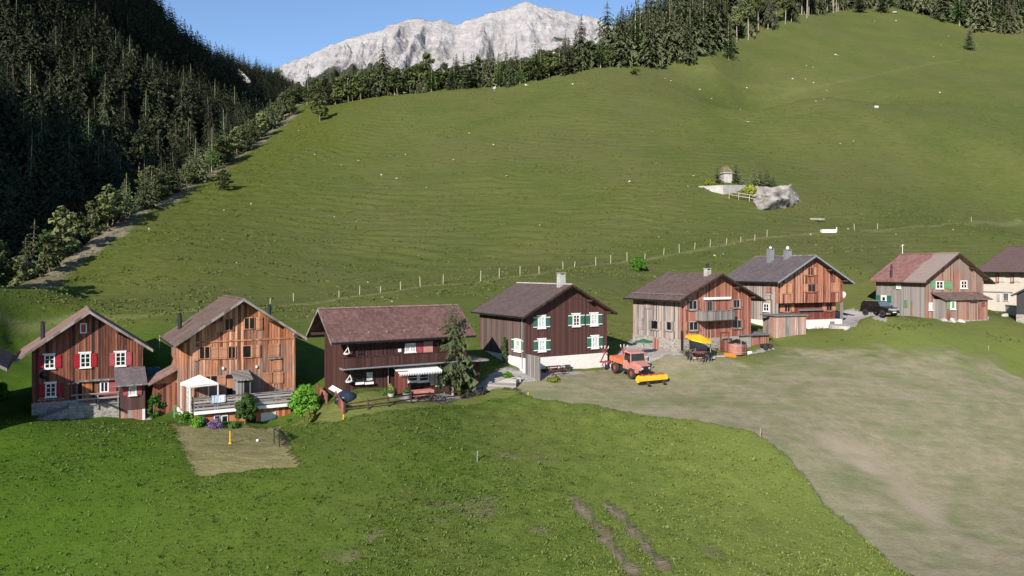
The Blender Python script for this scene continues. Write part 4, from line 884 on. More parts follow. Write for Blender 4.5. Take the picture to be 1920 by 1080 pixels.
def proto(key, crown, trunk, cm, tm='bark'):
    v, f = crown; r = bpy.data.objects.new('tree', None)
    c = npmesh('crown', v, f, cm); t = trunk.build('trunk', tm, None)
    PROTO.setdefault(key, []).append((c.data, t.data)); bpy.data.objects.remove(c); bpy.data.objects.remove(t); bpy.data.objects.remove(r)
for i in range(6): proto('spruce', conifer(10 + i, r=.20 + .025 * (i % 3), whorls=26, nb=10, k=4, base=.06 + .03 * (i % 2), jit=.3, droop=.3, leafw=.42), trunk_mb(), 'spruce')
for i in range(3): proto('thin_spruce', conifer(30 + i, r=.16 + .01 * i, whorls=28, nb=9, k=4, base=.16, jit=.45, droop=.4, leafw=.4, gap=.10), trunk_mb(), 'spruce', 'bark_pale')
for i in range(3): proto('larch', conifer(40 + i, r=.16, whorls=24, nb=8, k=5, base=.14, jit=.35, droop=.15, leafw=.3, gap=.1), trunk_mb(), 'larch', 'bark_pale')
for i in range(6):
    v, f, mb = pine(60 + i, bare=.18 + .05 * (i % 4), r=.25 + .03 * (i % 3)); proto('pine', (v, f), mb, 'pine', 'bark')
for i in range(4):
    v, f, mb = pine(80 + i, bare=.48 + .04 * (i % 3), r=.15, n=18, leaf=.05); proto('tall_pine', (v, f), mb, 'pine', 'bark_pale')
for i in range(3): proto('young_spruce', conifer(50 + i, r=.30, whorls=16, nb=9, k=4, base=.03, jit=.25, droop=.12, leafw=.45), trunk_mb(), 'spruce')
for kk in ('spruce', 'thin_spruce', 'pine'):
    for cd_, td_ in list(PROTO[kk]): c2 = cd_.copy(); c2.materials[0] = MAT['shadespruce']; PROTO.setdefault(kk + '_gorge', []).append((c2, td_))
NAMES = {'spruce': 'spruce_tree', 'thin_spruce': 'spruce_tree', 'larch': 'larch_tree', 'pine': 'pine_tree', 'tall_pine': 'pine_tree', 'young_spruce': 'spruce_tree'}
CATS = {'spruce_tree': 'spruce', 'larch_tree': 'larch', 'pine_tree': 'pine tree'}
trng = random.Random(99)
def plant(kind, loc, h, label, group=None, w=1.0, name=None, lean=0.0):
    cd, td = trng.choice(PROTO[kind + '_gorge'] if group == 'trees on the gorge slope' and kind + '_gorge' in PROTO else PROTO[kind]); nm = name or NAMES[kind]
    o = thing(nm, label, CATS.get(nm, 'tree'), loc, trng.random() * 6.28, group)
    o.scale = (h * w, h * w, h)
    if lean: o.rotation_euler = (trng.uniform(-lean, lean), trng.uniform(-lean, lean), trng.random() * 6.28)
    for n_, d_ in (('crown', cd), ('trunk', td)):
        c = bpy.data.objects.new(n_, d_); col.objects.link(c); c.parent = o
    return o
cnt = {}
def scatter(region, n, kinds, hh, label, group, mind, seed, w=(.85, 1.15), lean=.03):
    rg = random.Random(seed); pts = []; tries = 0
    while len(pts) < n and tries < n * 60:
        tries += 1; p = region(rg)
        if p is None: continue
        x, y = p
        if any((x - a) ** 2 + (y - b) ** 2 < mind * mind for a, b in pts): continue
        pts.append((x, y)); k = rg.choice(kinds)
        plant(k, (x, y, hgt(x, y) - .2), rg.uniform(*hh) * (.8 if k == 'pine' else 1), label[NAMES[k]] if isinstance(label, dict) else label, group, rg.uniform(*w), lean=lean)
    cnt[group] = len(pts)
# pines and spruces along the brink of the gorge
def r_edge(rg):
    Y = 84 + 188 * rg.random() ** .95; return edge_x(Y) - rg.triangular(-1.8, 11, .3), Y
scatter(r_edge, 130, ['pine', 'pine', 'young_spruce', 'pine', 'larch', 'spruce', 'pine'], (6.0, 10.5), {'pine_tree': 'pine on the pale rocky brink between the pasture and the gorge', 'spruce_tree': 'small spruce on the pale rocky brink between pasture and gorge', 'larch_tree': 'small light green larch on the pale rocky brink between pasture and gorge'}, 'trees along the brink of the gorge', 1.9, 5, w=(.9, 1.25), lean=.06)
# crest row
def r_crest(rg):
    px = rg.uniform(575, 1150); t = rg.random()
    g = P3(px, 0, 0)[:]; Yc = np.interp(px, [560, 700, 900, 1100, 1290], [262, 252, 250, 259, 275]) + rg.triangular(-2, 26, 0)
    return (px - 960) / F * Yc, Yc
scatter(r_crest, 150, ['pine', 'pine', 'pine', 'spruce', 'young_spruce', 'larch'], (8.5, 13.0), {'pine_tree': 'dark pine in the row along the pasture crest below the rocky mountain', 'spruce_tree': 'dark spruce in the row along the pasture crest below the rocky mountain', 'larch_tree': 'light green larch in the row along the pasture crest below the mountain'}, 'trees along the pasture crest', 1.8, 6, w=(1.0, 1.35), lean=.05)
for px, kind, h, lb in [(718, 'spruce', 18, 'tallest spruce in the left half of the crest row'), (1090, 'spruce', 19.5, 'tall wide spruce at the right end of the crest row'), (948, 'larch', 15, 'bright larch in the middle of the crest row'), (1003, 'larch', 16.5, 'tall bright larch beside the wide spruce of the crest row'), (1060, 'spruce', 14, 'spruce just left of the tall wide spruce on the crest'), (800, 'pine', 13, 'bare stemmed pine at the front of the crest row')]:
    Y = float(np.interp(px, [560, 700, 900, 1100, 1290], [262, 252, 250, 259, 275])) + 2; x = (px - 960) / F * Y
    plant(kind, (x, Y, hgt(x, Y) - .3), h, lb)
# forest at the upper right
def r_right(rg):
    px = rg.uniform(1135, 1575)
    lo = np.interp(px, [1135, 1290, 1370, 1400, 1480, 1575], [262, 277, 312, 345, 385, 404]); Y = lo + rg.triangular(0, 60, 4)
    return (px - 960) / F * Y, Y
scatter(r_right, 95, ['spruce', 'spruce', 'spruce', 'thin_spruce', 'larch'], (17, 25), {'spruce_tree': 'spruce at the edge of the dense forest left of the upper pasture', 'larch_tree': 'brighter larch at the edge of the forest left of the upper pasture'}, 'forest left of the upper pasture', 2.6, 7, w=(1.0, 1.35))
def r_edge2(rg):
    t = rg.random(); px = 1395 + 195 * t; py = np.interp(px, [1395, 1410, 1480, 1560, 1590], [92, 70, 45, 26, 22]); g = ground(px, py - 1, 300); return g.x - rg.uniform(0, 4), g.y + rg.uniform(0, 6)
scatter(r_edge2, 34, ['tall_pine', 'thin_spruce'], (16, 22), {'pine_tree': 'high pine with a long bare pale trunk at the forest edge', 'spruce_tree': 'thin spruce with pale trunk at the forest edge'}, 'bare stemmed trees at the edge of the upper forest', 2.5, 8, w=(.6, .9))
def r_top(rg):
    px = rg.uniform(1595, 1990); lo = np.interp(px, [1595, 1680, 1750, 1820, 1920, 2000], [410, 412, 402, 392, 376, 366]); Y = lo + rg.triangular(0, 45, 2); return (px - 960) / F * Y, Y
scatter(r_top, 62, ['thin_spruce', 'spruce', 'spruce', 'larch'], (17, 25), {'spruce_tree': 'tall spruce in the forest behind the top of the right pasture', 'larch_tree': 'brighter larch in the forest behind the top of the right pasture'}, 'forest behind the right pasture', 2.6, 9, w=(1.0, 1.3))
def single(kind, px, py, h, label, w=1.0, group=None, sink=.15, **k):
    g = ground(px, py, **k); return plant(kind, (g.x, g.y, g.z - sink), h, label, group, w)
single('young_spruce', 1817, 94, 13.0, 'lone dark conical spruce standing on the open upper right pasture', .85)
single('larch', 1366, 113, 16, 'greyish larch standing in front of the forest edge by the fold of the pasture', 1.1)
single('young_spruce', 1612, 22, 12, 'dense low spruce at the top of the pasture, left of a white stone', 1.2, ymin=300)
single('young_spruce', 1655, 22, 13, 'dense low spruce at the top of the pasture, above a white stone', 1.2, ymin=300)
single('pine', 420, 358, 4.6, 'round bushy pine alone on the left of the pasture below the brink', 1.5)
single('pine', 600, 229, 9.0, 'leaning pine alone in the pasture corner below the crest trees', 1.1)
single('pine', 545, 216, 6.0, 'small pine in the pasture corner beside the worn dirt path', 1.1)
single('pine', 1190, 140, 2.2, 'low dark bush on the open crest near the forest', 2.2)
# trees of the gorge slope: near ones one by one, the far wood as one mass
def r_gorge(rg):
    Y = rg.uniform(175, 400); x = rg.triangular(-250, -96, -110); px = 960 + F * x / Y
    if px < -60: return None
    return x, Y
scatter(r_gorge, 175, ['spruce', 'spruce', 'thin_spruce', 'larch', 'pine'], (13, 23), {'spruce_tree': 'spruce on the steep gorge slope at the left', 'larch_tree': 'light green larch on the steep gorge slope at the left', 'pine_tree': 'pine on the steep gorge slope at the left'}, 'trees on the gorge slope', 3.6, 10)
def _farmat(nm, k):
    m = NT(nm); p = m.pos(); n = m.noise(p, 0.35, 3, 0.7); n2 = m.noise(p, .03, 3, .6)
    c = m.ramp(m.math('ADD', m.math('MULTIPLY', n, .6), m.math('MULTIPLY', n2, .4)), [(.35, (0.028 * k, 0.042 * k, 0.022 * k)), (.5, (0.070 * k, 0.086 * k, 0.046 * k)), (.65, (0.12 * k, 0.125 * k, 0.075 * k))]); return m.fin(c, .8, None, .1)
MAT['farspruce'] = _farmat('distant_spruce_needles', 1.0); MAT['farshade'] = _farmat('distant_shade_darkened_needles', .55)  # second one is a darker copy, gorge shade put into its colour
def far_forest(name, label, pts, seed, hs, near=400):
    rg = np.random.RandomState(seed); protos = [conifer(200 + i, r=.19, whorls=11, nb=6, k=2, base=.06, jit=.3, droop=.35, leafw=.55) for i in range(4)]
    fine = [conifer(220 + i, r=.20, whorls=19, nb=8, k=3, base=.08, jit=.35, droop=.3, leafw=.5) for i in range(4)]
    V = []; n0 = 0; Fc = []
    for i, (x, y, z) in enumerate(pts):
        v, f = (fine if y < near else protos)[i % 4]; h = rg.uniform(*hs); a = rg.uniform(0, 6.3); w_ = h * rg.uniform(.9, 1.4); c, s = math.cos(a), math.sin(a)
        V.append(np.stack([x + (v[:, 0] * c - v[:, 1] * s) * w_, y + (v[:, 0] * s + v[:, 1] * c) * w_, z - .5 + v[:, 2] * h], 1))
        Fc.append(f + n0); n0 += len(v)
    m = MAT['farspruce' if near != 400 else 'farshade']
    o = npmesh(name, np.concatenate(V), np.concatenate(Fc), m); o['kind'] = 'stuff'; tag(o, label, 'forest'); return o
def pts_in(n, seed, fx, x0, x1, y0, y1):
    rg = np.random.RandomState(seed); x = rg.uniform(x0, x1, n * 6); y = y0 + (y1 - y0) * rg.rand(n * 6) ** 1.0; k = fx(x, y); x, y = x[k][:n], y[k][:n]; return np.stack([x, y, height(x, y)], 1)
vis = lambda x, y: (960 + F * x / y > -40) & (x > -372) & (height(x, y) > -5)
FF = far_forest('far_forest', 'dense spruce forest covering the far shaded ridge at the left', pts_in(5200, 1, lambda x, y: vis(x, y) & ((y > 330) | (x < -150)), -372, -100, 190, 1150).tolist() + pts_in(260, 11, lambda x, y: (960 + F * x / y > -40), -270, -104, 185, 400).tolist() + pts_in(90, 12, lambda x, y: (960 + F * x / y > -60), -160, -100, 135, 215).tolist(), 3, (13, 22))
def behind(x, y):
    px = 960 + F * x / y; lo = np.interp(px, [1135, 1290, 1370, 1400, 1480, 1560, 1680, 1820, 1920, 2000], [275, 290, 325, 360, 398, 415, 420, 402, 388, 378]); return (y > lo) & (px > 1130) & (px < 2050) & (y < lo + 90)
far_forest('forest_interior', 'inner mass of the spruce forest behind the edge trees at the upper right', pts_in(1700, 2, behind, 40, 420, 280, 540), 4, (17, 26), near=0)
# hill pixels around the little hut
for px, py, h, w_, lb in [(1345, 344, 3.6, 1.1, 'small spruce left of the white hut above the concrete wall'), (1380, 342, 5.0, .9, 'narrow spruce right of the white hut above the concrete wall'), (1414, 352, 4.2, 1.0, 'young spruce in the middle of the thicket by the boulder'), (1438, 356, 4.6, 1.0, 'young spruce nearest the boulder'), (1425, 352, 3.6, 1.2, 'low young spruce between two others beside the boulder'), (1450, 352, 3.2, 1.0, 'small spruce against the top of the boulder')]:
    single('young_spruce', px, py, h * 1.3, lb, w_ * .85)
# ---- bushes
def bush(px, py, w_, h, label, mat='leaf', leaf=.16, seed=1, n=26, per=60, name='bush', cat='bush', stem=0.0, loc=None, cone=False, off=0.0):
    g = loc or ground(px, py); rr = random.Random(seed); C = []
    for i in range(n):
        t = (i + .5) / n; z = stem + (h - stem) * (0.10 + .8 * t); a = rr.random() * 6.3; pr = (math.sin(math.pi * min(1, .25 + t * .7)) ** .7) if not cone else (1 - t * .8)
        d = w_ / 2 * pr * rr.uniform(.2, .8); C.append((math.cos(a) * d, math.sin(a) * d, z, rr.uniform(.16, .28) * w_ / 2 + .08))
    o = thing(name, label, cat, (g.x, g.y, g.z - .05 + off), rr.random() * 6)
    v, f = clumps(seed, C, per, leaf, .9); npmesh('foliage', v, f, mat, o)
    q = MB(); q.tube((0, 0, -.2), (0.05, 0, max(stem, h * .5)), .05 + w_ * .012, .03, 6)
    for c in C[::6]: q.tube((0.02, 0, max(stem, .1) * .8), c[:3], .025, .012, 5)
    q.build('stem', 'bark', o); return o
# ---------------------------------------------------------------- rock mountain, boulders and stones
def rockmat(name, a, b, veg=None, bands=True, sc=1.0, vz=(0, 1)):
    m = NT(name); p = m.pos(); n1 = m.noise(p, .004 * sc, 6, .65); n2 = m.noise(p, .03 * sc, 6, .7)
    st = m.noise(m.scale(p, (.35, .35, 2.2)), .012 * sc, 6, .7, .6)
    f = m.math('ADD', m.math('MULTIPLY', n1, .35), m.math('ADD', m.math('MULTIPLY', n2, .4), m.math('MULTIPLY', st, .35)))
    c = m.ramp(f, [(.38, a), (.62, b)])
    if veg:
        sx = m.n('SeparateXYZ'); m.l(p, sx.inputs[0]); zz = m.math('MULTIPLY', m.math('SUBTRACT', vz[0], sx.outputs[2]), vz[1])
        vf = m.math('ADD', m.noise(p, .0035 * sc, 5, .62), zz); c = m.mix(m.ramp(vf, [(.58, 0.0), (.63, 1.0)]), c, veg)
    return m.fin(c, .95, m.bump(m.math('ADD', n2, st), .9, 30 / sc), .1)
MAT['mountain'] = rockmat('pale_limestone', (0.27, 0.245, 0.238), (0.475, 0.45, 0.448), (0.055, 0.065, 0.04), vz=(1120, .0006))
SKY = [(440,168),(500,140),(532,122),(575,103),(615,86),(650,74),(682,66),(720,52),(750,39),(776,33),(806,40),(829,37),(855,44),(885,36),(912,27),(941,17),(965,10),(986,3),(1003,7),(1020,13),(1050,20),(1080,26),(1117,33),(1147,47),(1180,62),(1230,80),(1300,120)]
def mountain():
    D = 4200.0; nx, ny = 620, 230; u = np.linspace(430, 1310, nx); t = np.linspace(0, 1, ny); U, T = np.meshgrid(u, t)
    sk = np.interp(U, [a for a, b in SKY], [b for a, b in SKY]); top = (HY - sk) / F * D
    Y = D - T * 1700; Xc = (U - 960) / F * D
    X = Xc + 0 * T
    g = lambda s, o, sd: fbm(X.ravel() + 9000, Y.ravel() * 0.8 + 3000, s, o, sd).reshape(X.shape)
    # buttresses and gullies running down from the crest
    wx = X + (g(500, 3, 40) - .44) * 500
    rib = 1 - np.abs(fbm((wx.ravel() + 9000), (Y.ravel() * .22), 240, 5, 41).reshape(X.shape) - .47) * 4.2
    rib2 = 1 - np.abs(fbm((wx.ravel() + 4000), (Y.ravel() * .35), 75, 4, 47).reshape(X.shape) - .47) * 4.2
    fade = np.clip(T * 9, 0, 1)
    Z0 = lambda Q: Q.ravel()
    Z = top * (1 - 1.02 * T ** .92) + fade * (rib * 135 + rib2 * 42 + (g(60, 4, 44) - .44) * 60 - np.abs(fbm((wx.ravel() * 1.0 - Z0(Y) * .9), (Y.ravel() * .5), 38, 3, 61).reshape(X.shape) - .44) * 90) - fade * 95
    Z += (1 - fade) * (fbm(X.ravel(), X.ravel() * 0 + 5, 55, 4, 48).reshape(X.shape) - .47) * 34
    x = X.ravel(); i = (np.arange(nx - 1)[None] + (np.arange(ny - 1) * nx)[:, None]).ravel()
    back = ny * nx; V = np.stack([x, Y.ravel(), Z.ravel()], 1)
    bk = np.stack([X[0], Y[0] + 1200, Z[0] * 0.0 - 100], 1); V = np.concatenate([V, bk])
    f = np.stack([i, i + nx, i + nx + 1, i + 1], 1); j = np.arange(nx - 1); f = np.concatenate([f, np.stack([j, j + 1, back + j + 1, back + j], 1)])
    o = npmesh('mountain', V, f, 'mountain', smooth=False); o['kind'] = 'structure'; return o
mountain()
MAT['boulder'] = plain('grey_boulder_rock', (0.29, 0.265, 0.245), .95, .32, 2.2, .2, bumpd=.25)
MAT['stone_white'] = plain('pale_field_stone', (0.50, 0.48, 0.45), .95, .15, 6, .2)
def rock_mesh(seed, n=3, rough=.35, sq=.7):
    import bmesh
    b = bmesh.new(); bmesh.ops.create_icosphere(b, subdivisions=n, radius=1.0); rg = np.random.RandomState(seed); o = rg.rand(3) * 50
    pl = rg.normal(size=(13, 3)); pl /= np.linalg.norm(pl, axis=1)[:, None]; dd = rg.uniform(.62, 1.0, 13)
    for v in b.verts:
        q_ = np.array(v.co); dt = pl @ q_; v.co = v.co * float(np.min(np.where(dt > .05, dd / np.maximum(dt, .05), 9)).clip(.4, 1.15))
        p = v.co; s = 0; a = 1
        for k in range(4):
            s += a * (float(vnoise([p.x * 1.0 + p.z * .7 + o[0]], [p.y + p.z * .6 + o[1]], .8 / 2 ** k, seed + k)[0]) - .5); a *= .55
        v.co = p * (1 + s * rough * 2); v.co.z *= sq
    vs = [tuple(v.co) for v in b.verts]; fs = [tuple(x.index for x in f.verts) for f in b.faces]; b.free(); return vs, fs
ROCKS = [rock_mesh(i, 2) for i in range(5)]; RM = []
for vs, fs in ROCKS:
    o = MB().add(vs, fs).build('rock', 'stone_white'); RM.append(o.data); bpy.data.objects.remove(o)
def rock(loc, size, label, group=None, mat=None, seed=0):
    rr = random.Random(int(loc[0] * 100) + seed); o = bpy.data.objects.new('rock', rr.choice(RM)); col.objects.link(o); o.location = loc
    o.scale = (size * rr.uniform(.7, 1.3), size * rr.uniform(.7, 1.2), size * rr.uniform(.7, 1.3)); o.rotation_euler = (0, 0, rr.random() * 6.3); return tag(o, label, 'rock', group)
STN = [(1060,247),(1070,244),(927,170,),(985,160),(1074,158),(1247,147),(1258,152),(1640,40),(1400,165),(1312,168),(1334,185),(1381,200),(1388,206),(1402,229),(1277,236),(1221,222),(1223,248),(1512,123),(1524,126),(1566,103),(1571,104),(1680,39),(1778,68),(1764,86),(1750,107),(1791,252),(1590,147),(1510,149),(1486,148),(1544,187),(1550,170),(1525,155),(1530,190),(1615,200),(1762,174),(1103,283),(1105,280),(925,272),(560,245),(590,290),(640,310),(500,240),(672,302),(715,328),(744,335),(627,407),(668,416),(444,494),(471,383),(415,386),(405,388),(458,363),(420,395),(276,400),(280,430),(800,352),(1012,422),(1290,350),(1300,330),(1575,270),(1600,265),(1520,440),(1215,505),(1195,560),(985,560),(1235,445),(1590,430),(1700,225),(735,566),(1340,480),(1356,477),(690,530),(500,610),(1450,655),(1830,500),(1787,431),(1530,460),(1680,440),(880,250),(1180,340),(760,290),(850,300),(950,330)]
for i, p in enumerate(STN):
    g = ground(p[0], p[1]); rock((g.x, g.y, g.z + .05), (.0007 * g.y) * (1 + (i % 5) * .25) + .03, 'small pale stone lying in the pasture grass', 'small pale stones scattered over the pasture', seed=i)
for px, py, s, lb in [(1643, 203, .9, 'upright pale boulder standing alone in the right pasture'), (1677, 24, 1.1, 'white boulder at the top of the pasture under a dense spruce'), (987, 161, .6, 'white stone on the crest below the bare stemmed trees'), (927, 166, .8, 'larger white stone at the edge of the crest trees')]:
    g = ground(px, py); rock((g.x, g.y, g.z + s * .3), s, lb)
g = ground(1462, 398); vs, fs = rock_mesh(21, 5, .30, .8)
o = MB().add(vs, fs).build('boulder', 'boulder'); o.location = (g.x + .5, g.y + 4.5, g.z + 2.0); o.scale = (5.6, 4.0, 4.0); o.rotation_euler = (R(-18), 0, R(20)); tag(o, 'big grey boulder on the pasture beside the young spruces', 'boulder')
g = ground(1484, 378); vs, fs = rock_mesh(33, 4, .35, .7); o = MB().add(vs, fs).build('boulder', 'boulder'); o.location = (g.x, g.y + 2, g.z + .5); o.scale = (3.0, 2.4, 1.9); tag(o, 'smaller rounded boulder leaning against the right side of the big grey one', 'boulder')
# cliff on the far ridge
vs, fs = rock_mesh(44, 5, .45, .8); o = MB().add(vs, fs).build('cliff', rockmat('pale_cliff', (.22, .20, .18), (.5, .47, .44), sc=20)); 
p = ground(447, 152, 500, 1300); o.location = p + Vector((0, -4, 3)); o.scale = (p.y * .013, p.y * .010, p.y * .016); o['kind'] = 'structure'
# concrete wall, hut and fence on the slope
Wp = [P3(1309, 349, 163), P3(1356, 347, 159), P3(1356, 377, 159), P3(1405, 347, 163.5), P3(1375, 368, 160.5)]
o = thing('retaining_wall', 'wedge of pale concrete retaining wall below the white hut on the slope', 'wall', (0, 0, 0))
q = MB(); q.prism([Wp[0], Wp[1], Wp[2], Wp[2] - Vector((2.5, -1.5, -.5))], (0.25, 2.5, .0)); q.build('left_face', 'concrete', o)
q = MB(); q.prism([Wp[1] + Vector((.01, 0, 0)), Wp[3], Wp[4], Wp[2] + Vector((.01, 0, 0))], (0.1, 2.3, 0)); q.build('right_face', 'concrete', o)
c = P3(1361, 343, 167); h_ = thing('hut', 'tiny white hut with earth coloured roof above the concrete wall', 'hut', tuple(c), R(10))
q = MB(); q.box(-1.0, 1.0, -1, 1, -.5, 2.0); q.box(-2.2, -1.05, -.4, .8, -.5, 1.3); q.build('wall', 'concrete', h_); q = MB(); q.box(-1.25, 1.35, -1.3, 1.3, 2.003, 2.2); q.build('eave_slab', 'concrete', h_)
q = MB(); q.hexa([(-1.2, -1.2, 2.203), (1.3, -1.2, 2.203), (1.3, 1.2, 2.203), (-1.2, 1.2, 2.203)], [(-.6, .2, 3.7), (.7, .2, 3.7), (.7, 1.1, 3.7), (-.6, 1.1, 3.7)]); q.build('roof', plain('turf_roof', (.17, .14, .08), .95, .3, 3), h_)
def rail_fence(pts, label, ht=1.0, rails=(.45, .9), mat='grey_wood', post=.1, rail=(.05, .12), step=None, group=None):
    o = thing('wooden_fence', label, 'fence', tuple(pts[0]), 0, group); base = Vector(pts[0])
    for p in pts:
        q = MB(); l = Vector(p) - base; q.box(l.x - post / 2, l.x + post / 2, l.y - post / 2, l.y + post / 2, l.z - .3, l.z + ht); q.build('post', mat, o)
    for r_ in rails:
        q = MB()
        for a, b in zip(pts[:-1], pts[1:]): q.bar(Vector(a) - base + Vector((0, 0, r_)), Vector(b) - base + Vector((0, 0, r_)), rail[0], rail[1])
        q.build('rail', mat, o)
    return o
rail_fence([ground(px, py) + Vector((0, 0, .2)) for px, py in [(1367, 372), (1385, 375), (1405, 378), (1418, 381)]], 'short pale rail fence between the concrete wall and the boulder', 1.4, (.6, 1.25), 'bark_pale', .16, (.1, .16))
bush(1330, 347, 3.5, 1.2, 'yellowish low bush left of the white hut', 'leafyellow', .3, 3, 14, 30)
bush(1412, 368, 7, 2.2, 'broad yellow green bush between the rail fence and the young spruces', 'leafyellow', .35, 4, 22, 30)
# pasture fence of single pale stakes
POSTS = [(298,656),(432,590),(506,572),(550.5,565),(636,557),(674,553),(713,549),(751,543),(788,538),(831,532),(901,527),(936,522),(975,516),(1011,513),(1056,504),(1077,501),(1117,499),(1145,493),(1176,490),(1209,486),(1244,478),(1274,474),(1302,467),(1331,463),(1362,458),(1389,454),(1415,451),(1438,444),(1602,431),(1645,432),(1821,417)]
ph = []
for i, (px, py) in enumerate(POSTS):
    g = ground(px, py, ymin=72); rr = random.Random(i); q = MB(); t = rr.uniform(-.08, .12); hh = rr.choice([.9, 1.1, 1.3, 1.45]); q.tube((0, 0, -.3), (t * hh, rr.uniform(-.05, .05), hh), .055, .05, 8)
    o = q.build('fence_stake', plain('pale_split_wood', (.44, .41, .28), .8, .15) if i == 0 else bpy.data.materials['pale_split_wood']); o.location = g; tag(o, 'pale wooden stake of the long pasture fence on the slope behind the houses', 'fence stake', 'stakes of the pasture fence')
# orange shelter, trough, fallen log
g = ground(553, 176, ymin=200); o = thing('shelter', 'tiny orange roofed shelter among the pines where the path leaves the pasture', 'shelter', tuple(g))
q = MB(); q.box(-1.9, 1.9, -.6, .6, 1.2, 1.45); q.build('roof', 'orange', o)
for x in (-1.5, 1.5): q = MB(); q.box(x - .12, x + .12, -.1, .1, -.3, 1.2); q.build('post', 'w2s', o)
g = ground(1553, 437); o = thing('water_trough', 'long white cattle trough on the slope by the pasture path', 'trough', tuple(g), R(2)); q = MB(); q.box(-1.35, 1.35, -.4, .4, .0, .12); q.box(-1.35, 1.35, -.4, -.3, .12, .65); q.box(-1.35, 1.35, .3, .4, .12, .65); q.box(-1.35, -1.25, -.3, .3, .12, .65); q.box(1.25, 1.35, -.3, .3, .12, .65); q.build('basin', 'white', o)
q = MB(); q.box(1.5, 1.62, -.06, .06, -.1, 1.1); q.build('tap_post', 'white', o)
g = ground(1533, 414); q = MB(); q.tube((-.9, 1.2, .35), (.9, -1.2, .2), .3, .22, 9); o = q.build('fallen_log', 'bark_pale'); o.location = g; tag(o, 'thick fallen log on the slope above the white trough', 'log')
# ---------------------------------------------------------------- yard plants
bush(1198, 507, 3.6, 2.0, 'round green bush at the pasture fence above the brown roofs', 'leaf', .22, 11, 26, 40)
bush(296, 782, 1.9, 2.3, 'dark leafy bush in the shade between the red and the orange house', 'leafdark', .16, 12)
bush(2, 752, 1.6, 1.7, 'green bush at the left edge in front of the shaded yard', 'leaf', .16, 13)
bush(459, 800, 2.1, 2.8, 'dense dark green shrub on a short stem before the wooden deck', 'leafdark', .13, 14, 34, 90, stem=.7)
bush(571, 784, 2.7, 2.9, 'round bright green broad leaved bush at the right end of the deck', 'leaf', .24, 15, 40, 70)
bush(583, 794, 1.5, 1.25, 'yellowish shrub in front of the round bright bush', 'leafyellow', .12, 16)
bush(352, 796, 1.5, 1.0, 'light green leafy plants beside the deck corner', 'leaf', .17, 17, 18); bush(372, 800, 1.3, .8, 'low light green plants at the foot of the deck corner', 'leaf', .17, 18, 16)
bush(405, 803, 1.7, .75, 'purple flowering lavender below the deck window', plain('lavender_flowers', (.20, .13, .26), .9, .35, 5), .07, 19, 16, 60, 'lavender', 'lavender')
bush(437, 802, 1.2, .5, 'low mixed herbs right of the lavender', 'leafdark', .09, 20, 12)
bush(543, 797, .9, .5, 'grey green herb cushion under the round bush', 'leafdark', .1, 21, 10)
bush(854, 738, 1.3, 1.25, 'yellow green bush at the foot of the spruce', 'leafyellow', .13, 22)
bush(732, 741, .8, 1.0, 'upright potted shrub beside the red brown screen', 'leafyellow', .12, 23, 16, cone=True); bush(722, 742, .7, .6, 'greyish cushion plant left of the potted shrub', 'leafdark', .09, 24, 10)
bush(951, 706, .9, .5, 'bright cushion plant beside the wooden steps', 'leaf', .12, 25, 10); bush(960, 712, .8, .4, 'second bright cushion plant at the edge of the wooden steps', 'leaf', .12, 26, 10)
bush(1040, 714, 1.6, .35, 'low weeds at the edge of the mown field by the brown house', 'leafyellow', .12, 27, 12)
H4 = G[4]; bush(0, 0, .8, 2.9, 'dark climbing shrub against the shaded side wall of the brown house', 'leafdark', .1, 28, 26, loc=H4.world(-.5, 3.2, .6), cone=True, name='climbing_shrub', cat='shrub')
H3 = G[3]
# the spruce in front of the dark house
g = ground(849, 742); o = thing('spruce_tree', 'spruce with drooping grey green branches in front of the dark house', 'spruce', tuple(g - Vector((0, 0, .1)))); o.scale = (6.7, 6.7, 8.6)
v, f = conifer(777, r=.27, whorls=30, nb=13, k=7, base=.20, powr=.72, jit=.3, droop=.16, leafw=.36, gap=.03); npmesh('crown', v, f, 'yardspruce', o); trunk_mb(1, .02).build('trunk', 'bark_pale', o)
g = H4.world(H4.W + 1.3, 6, .8)
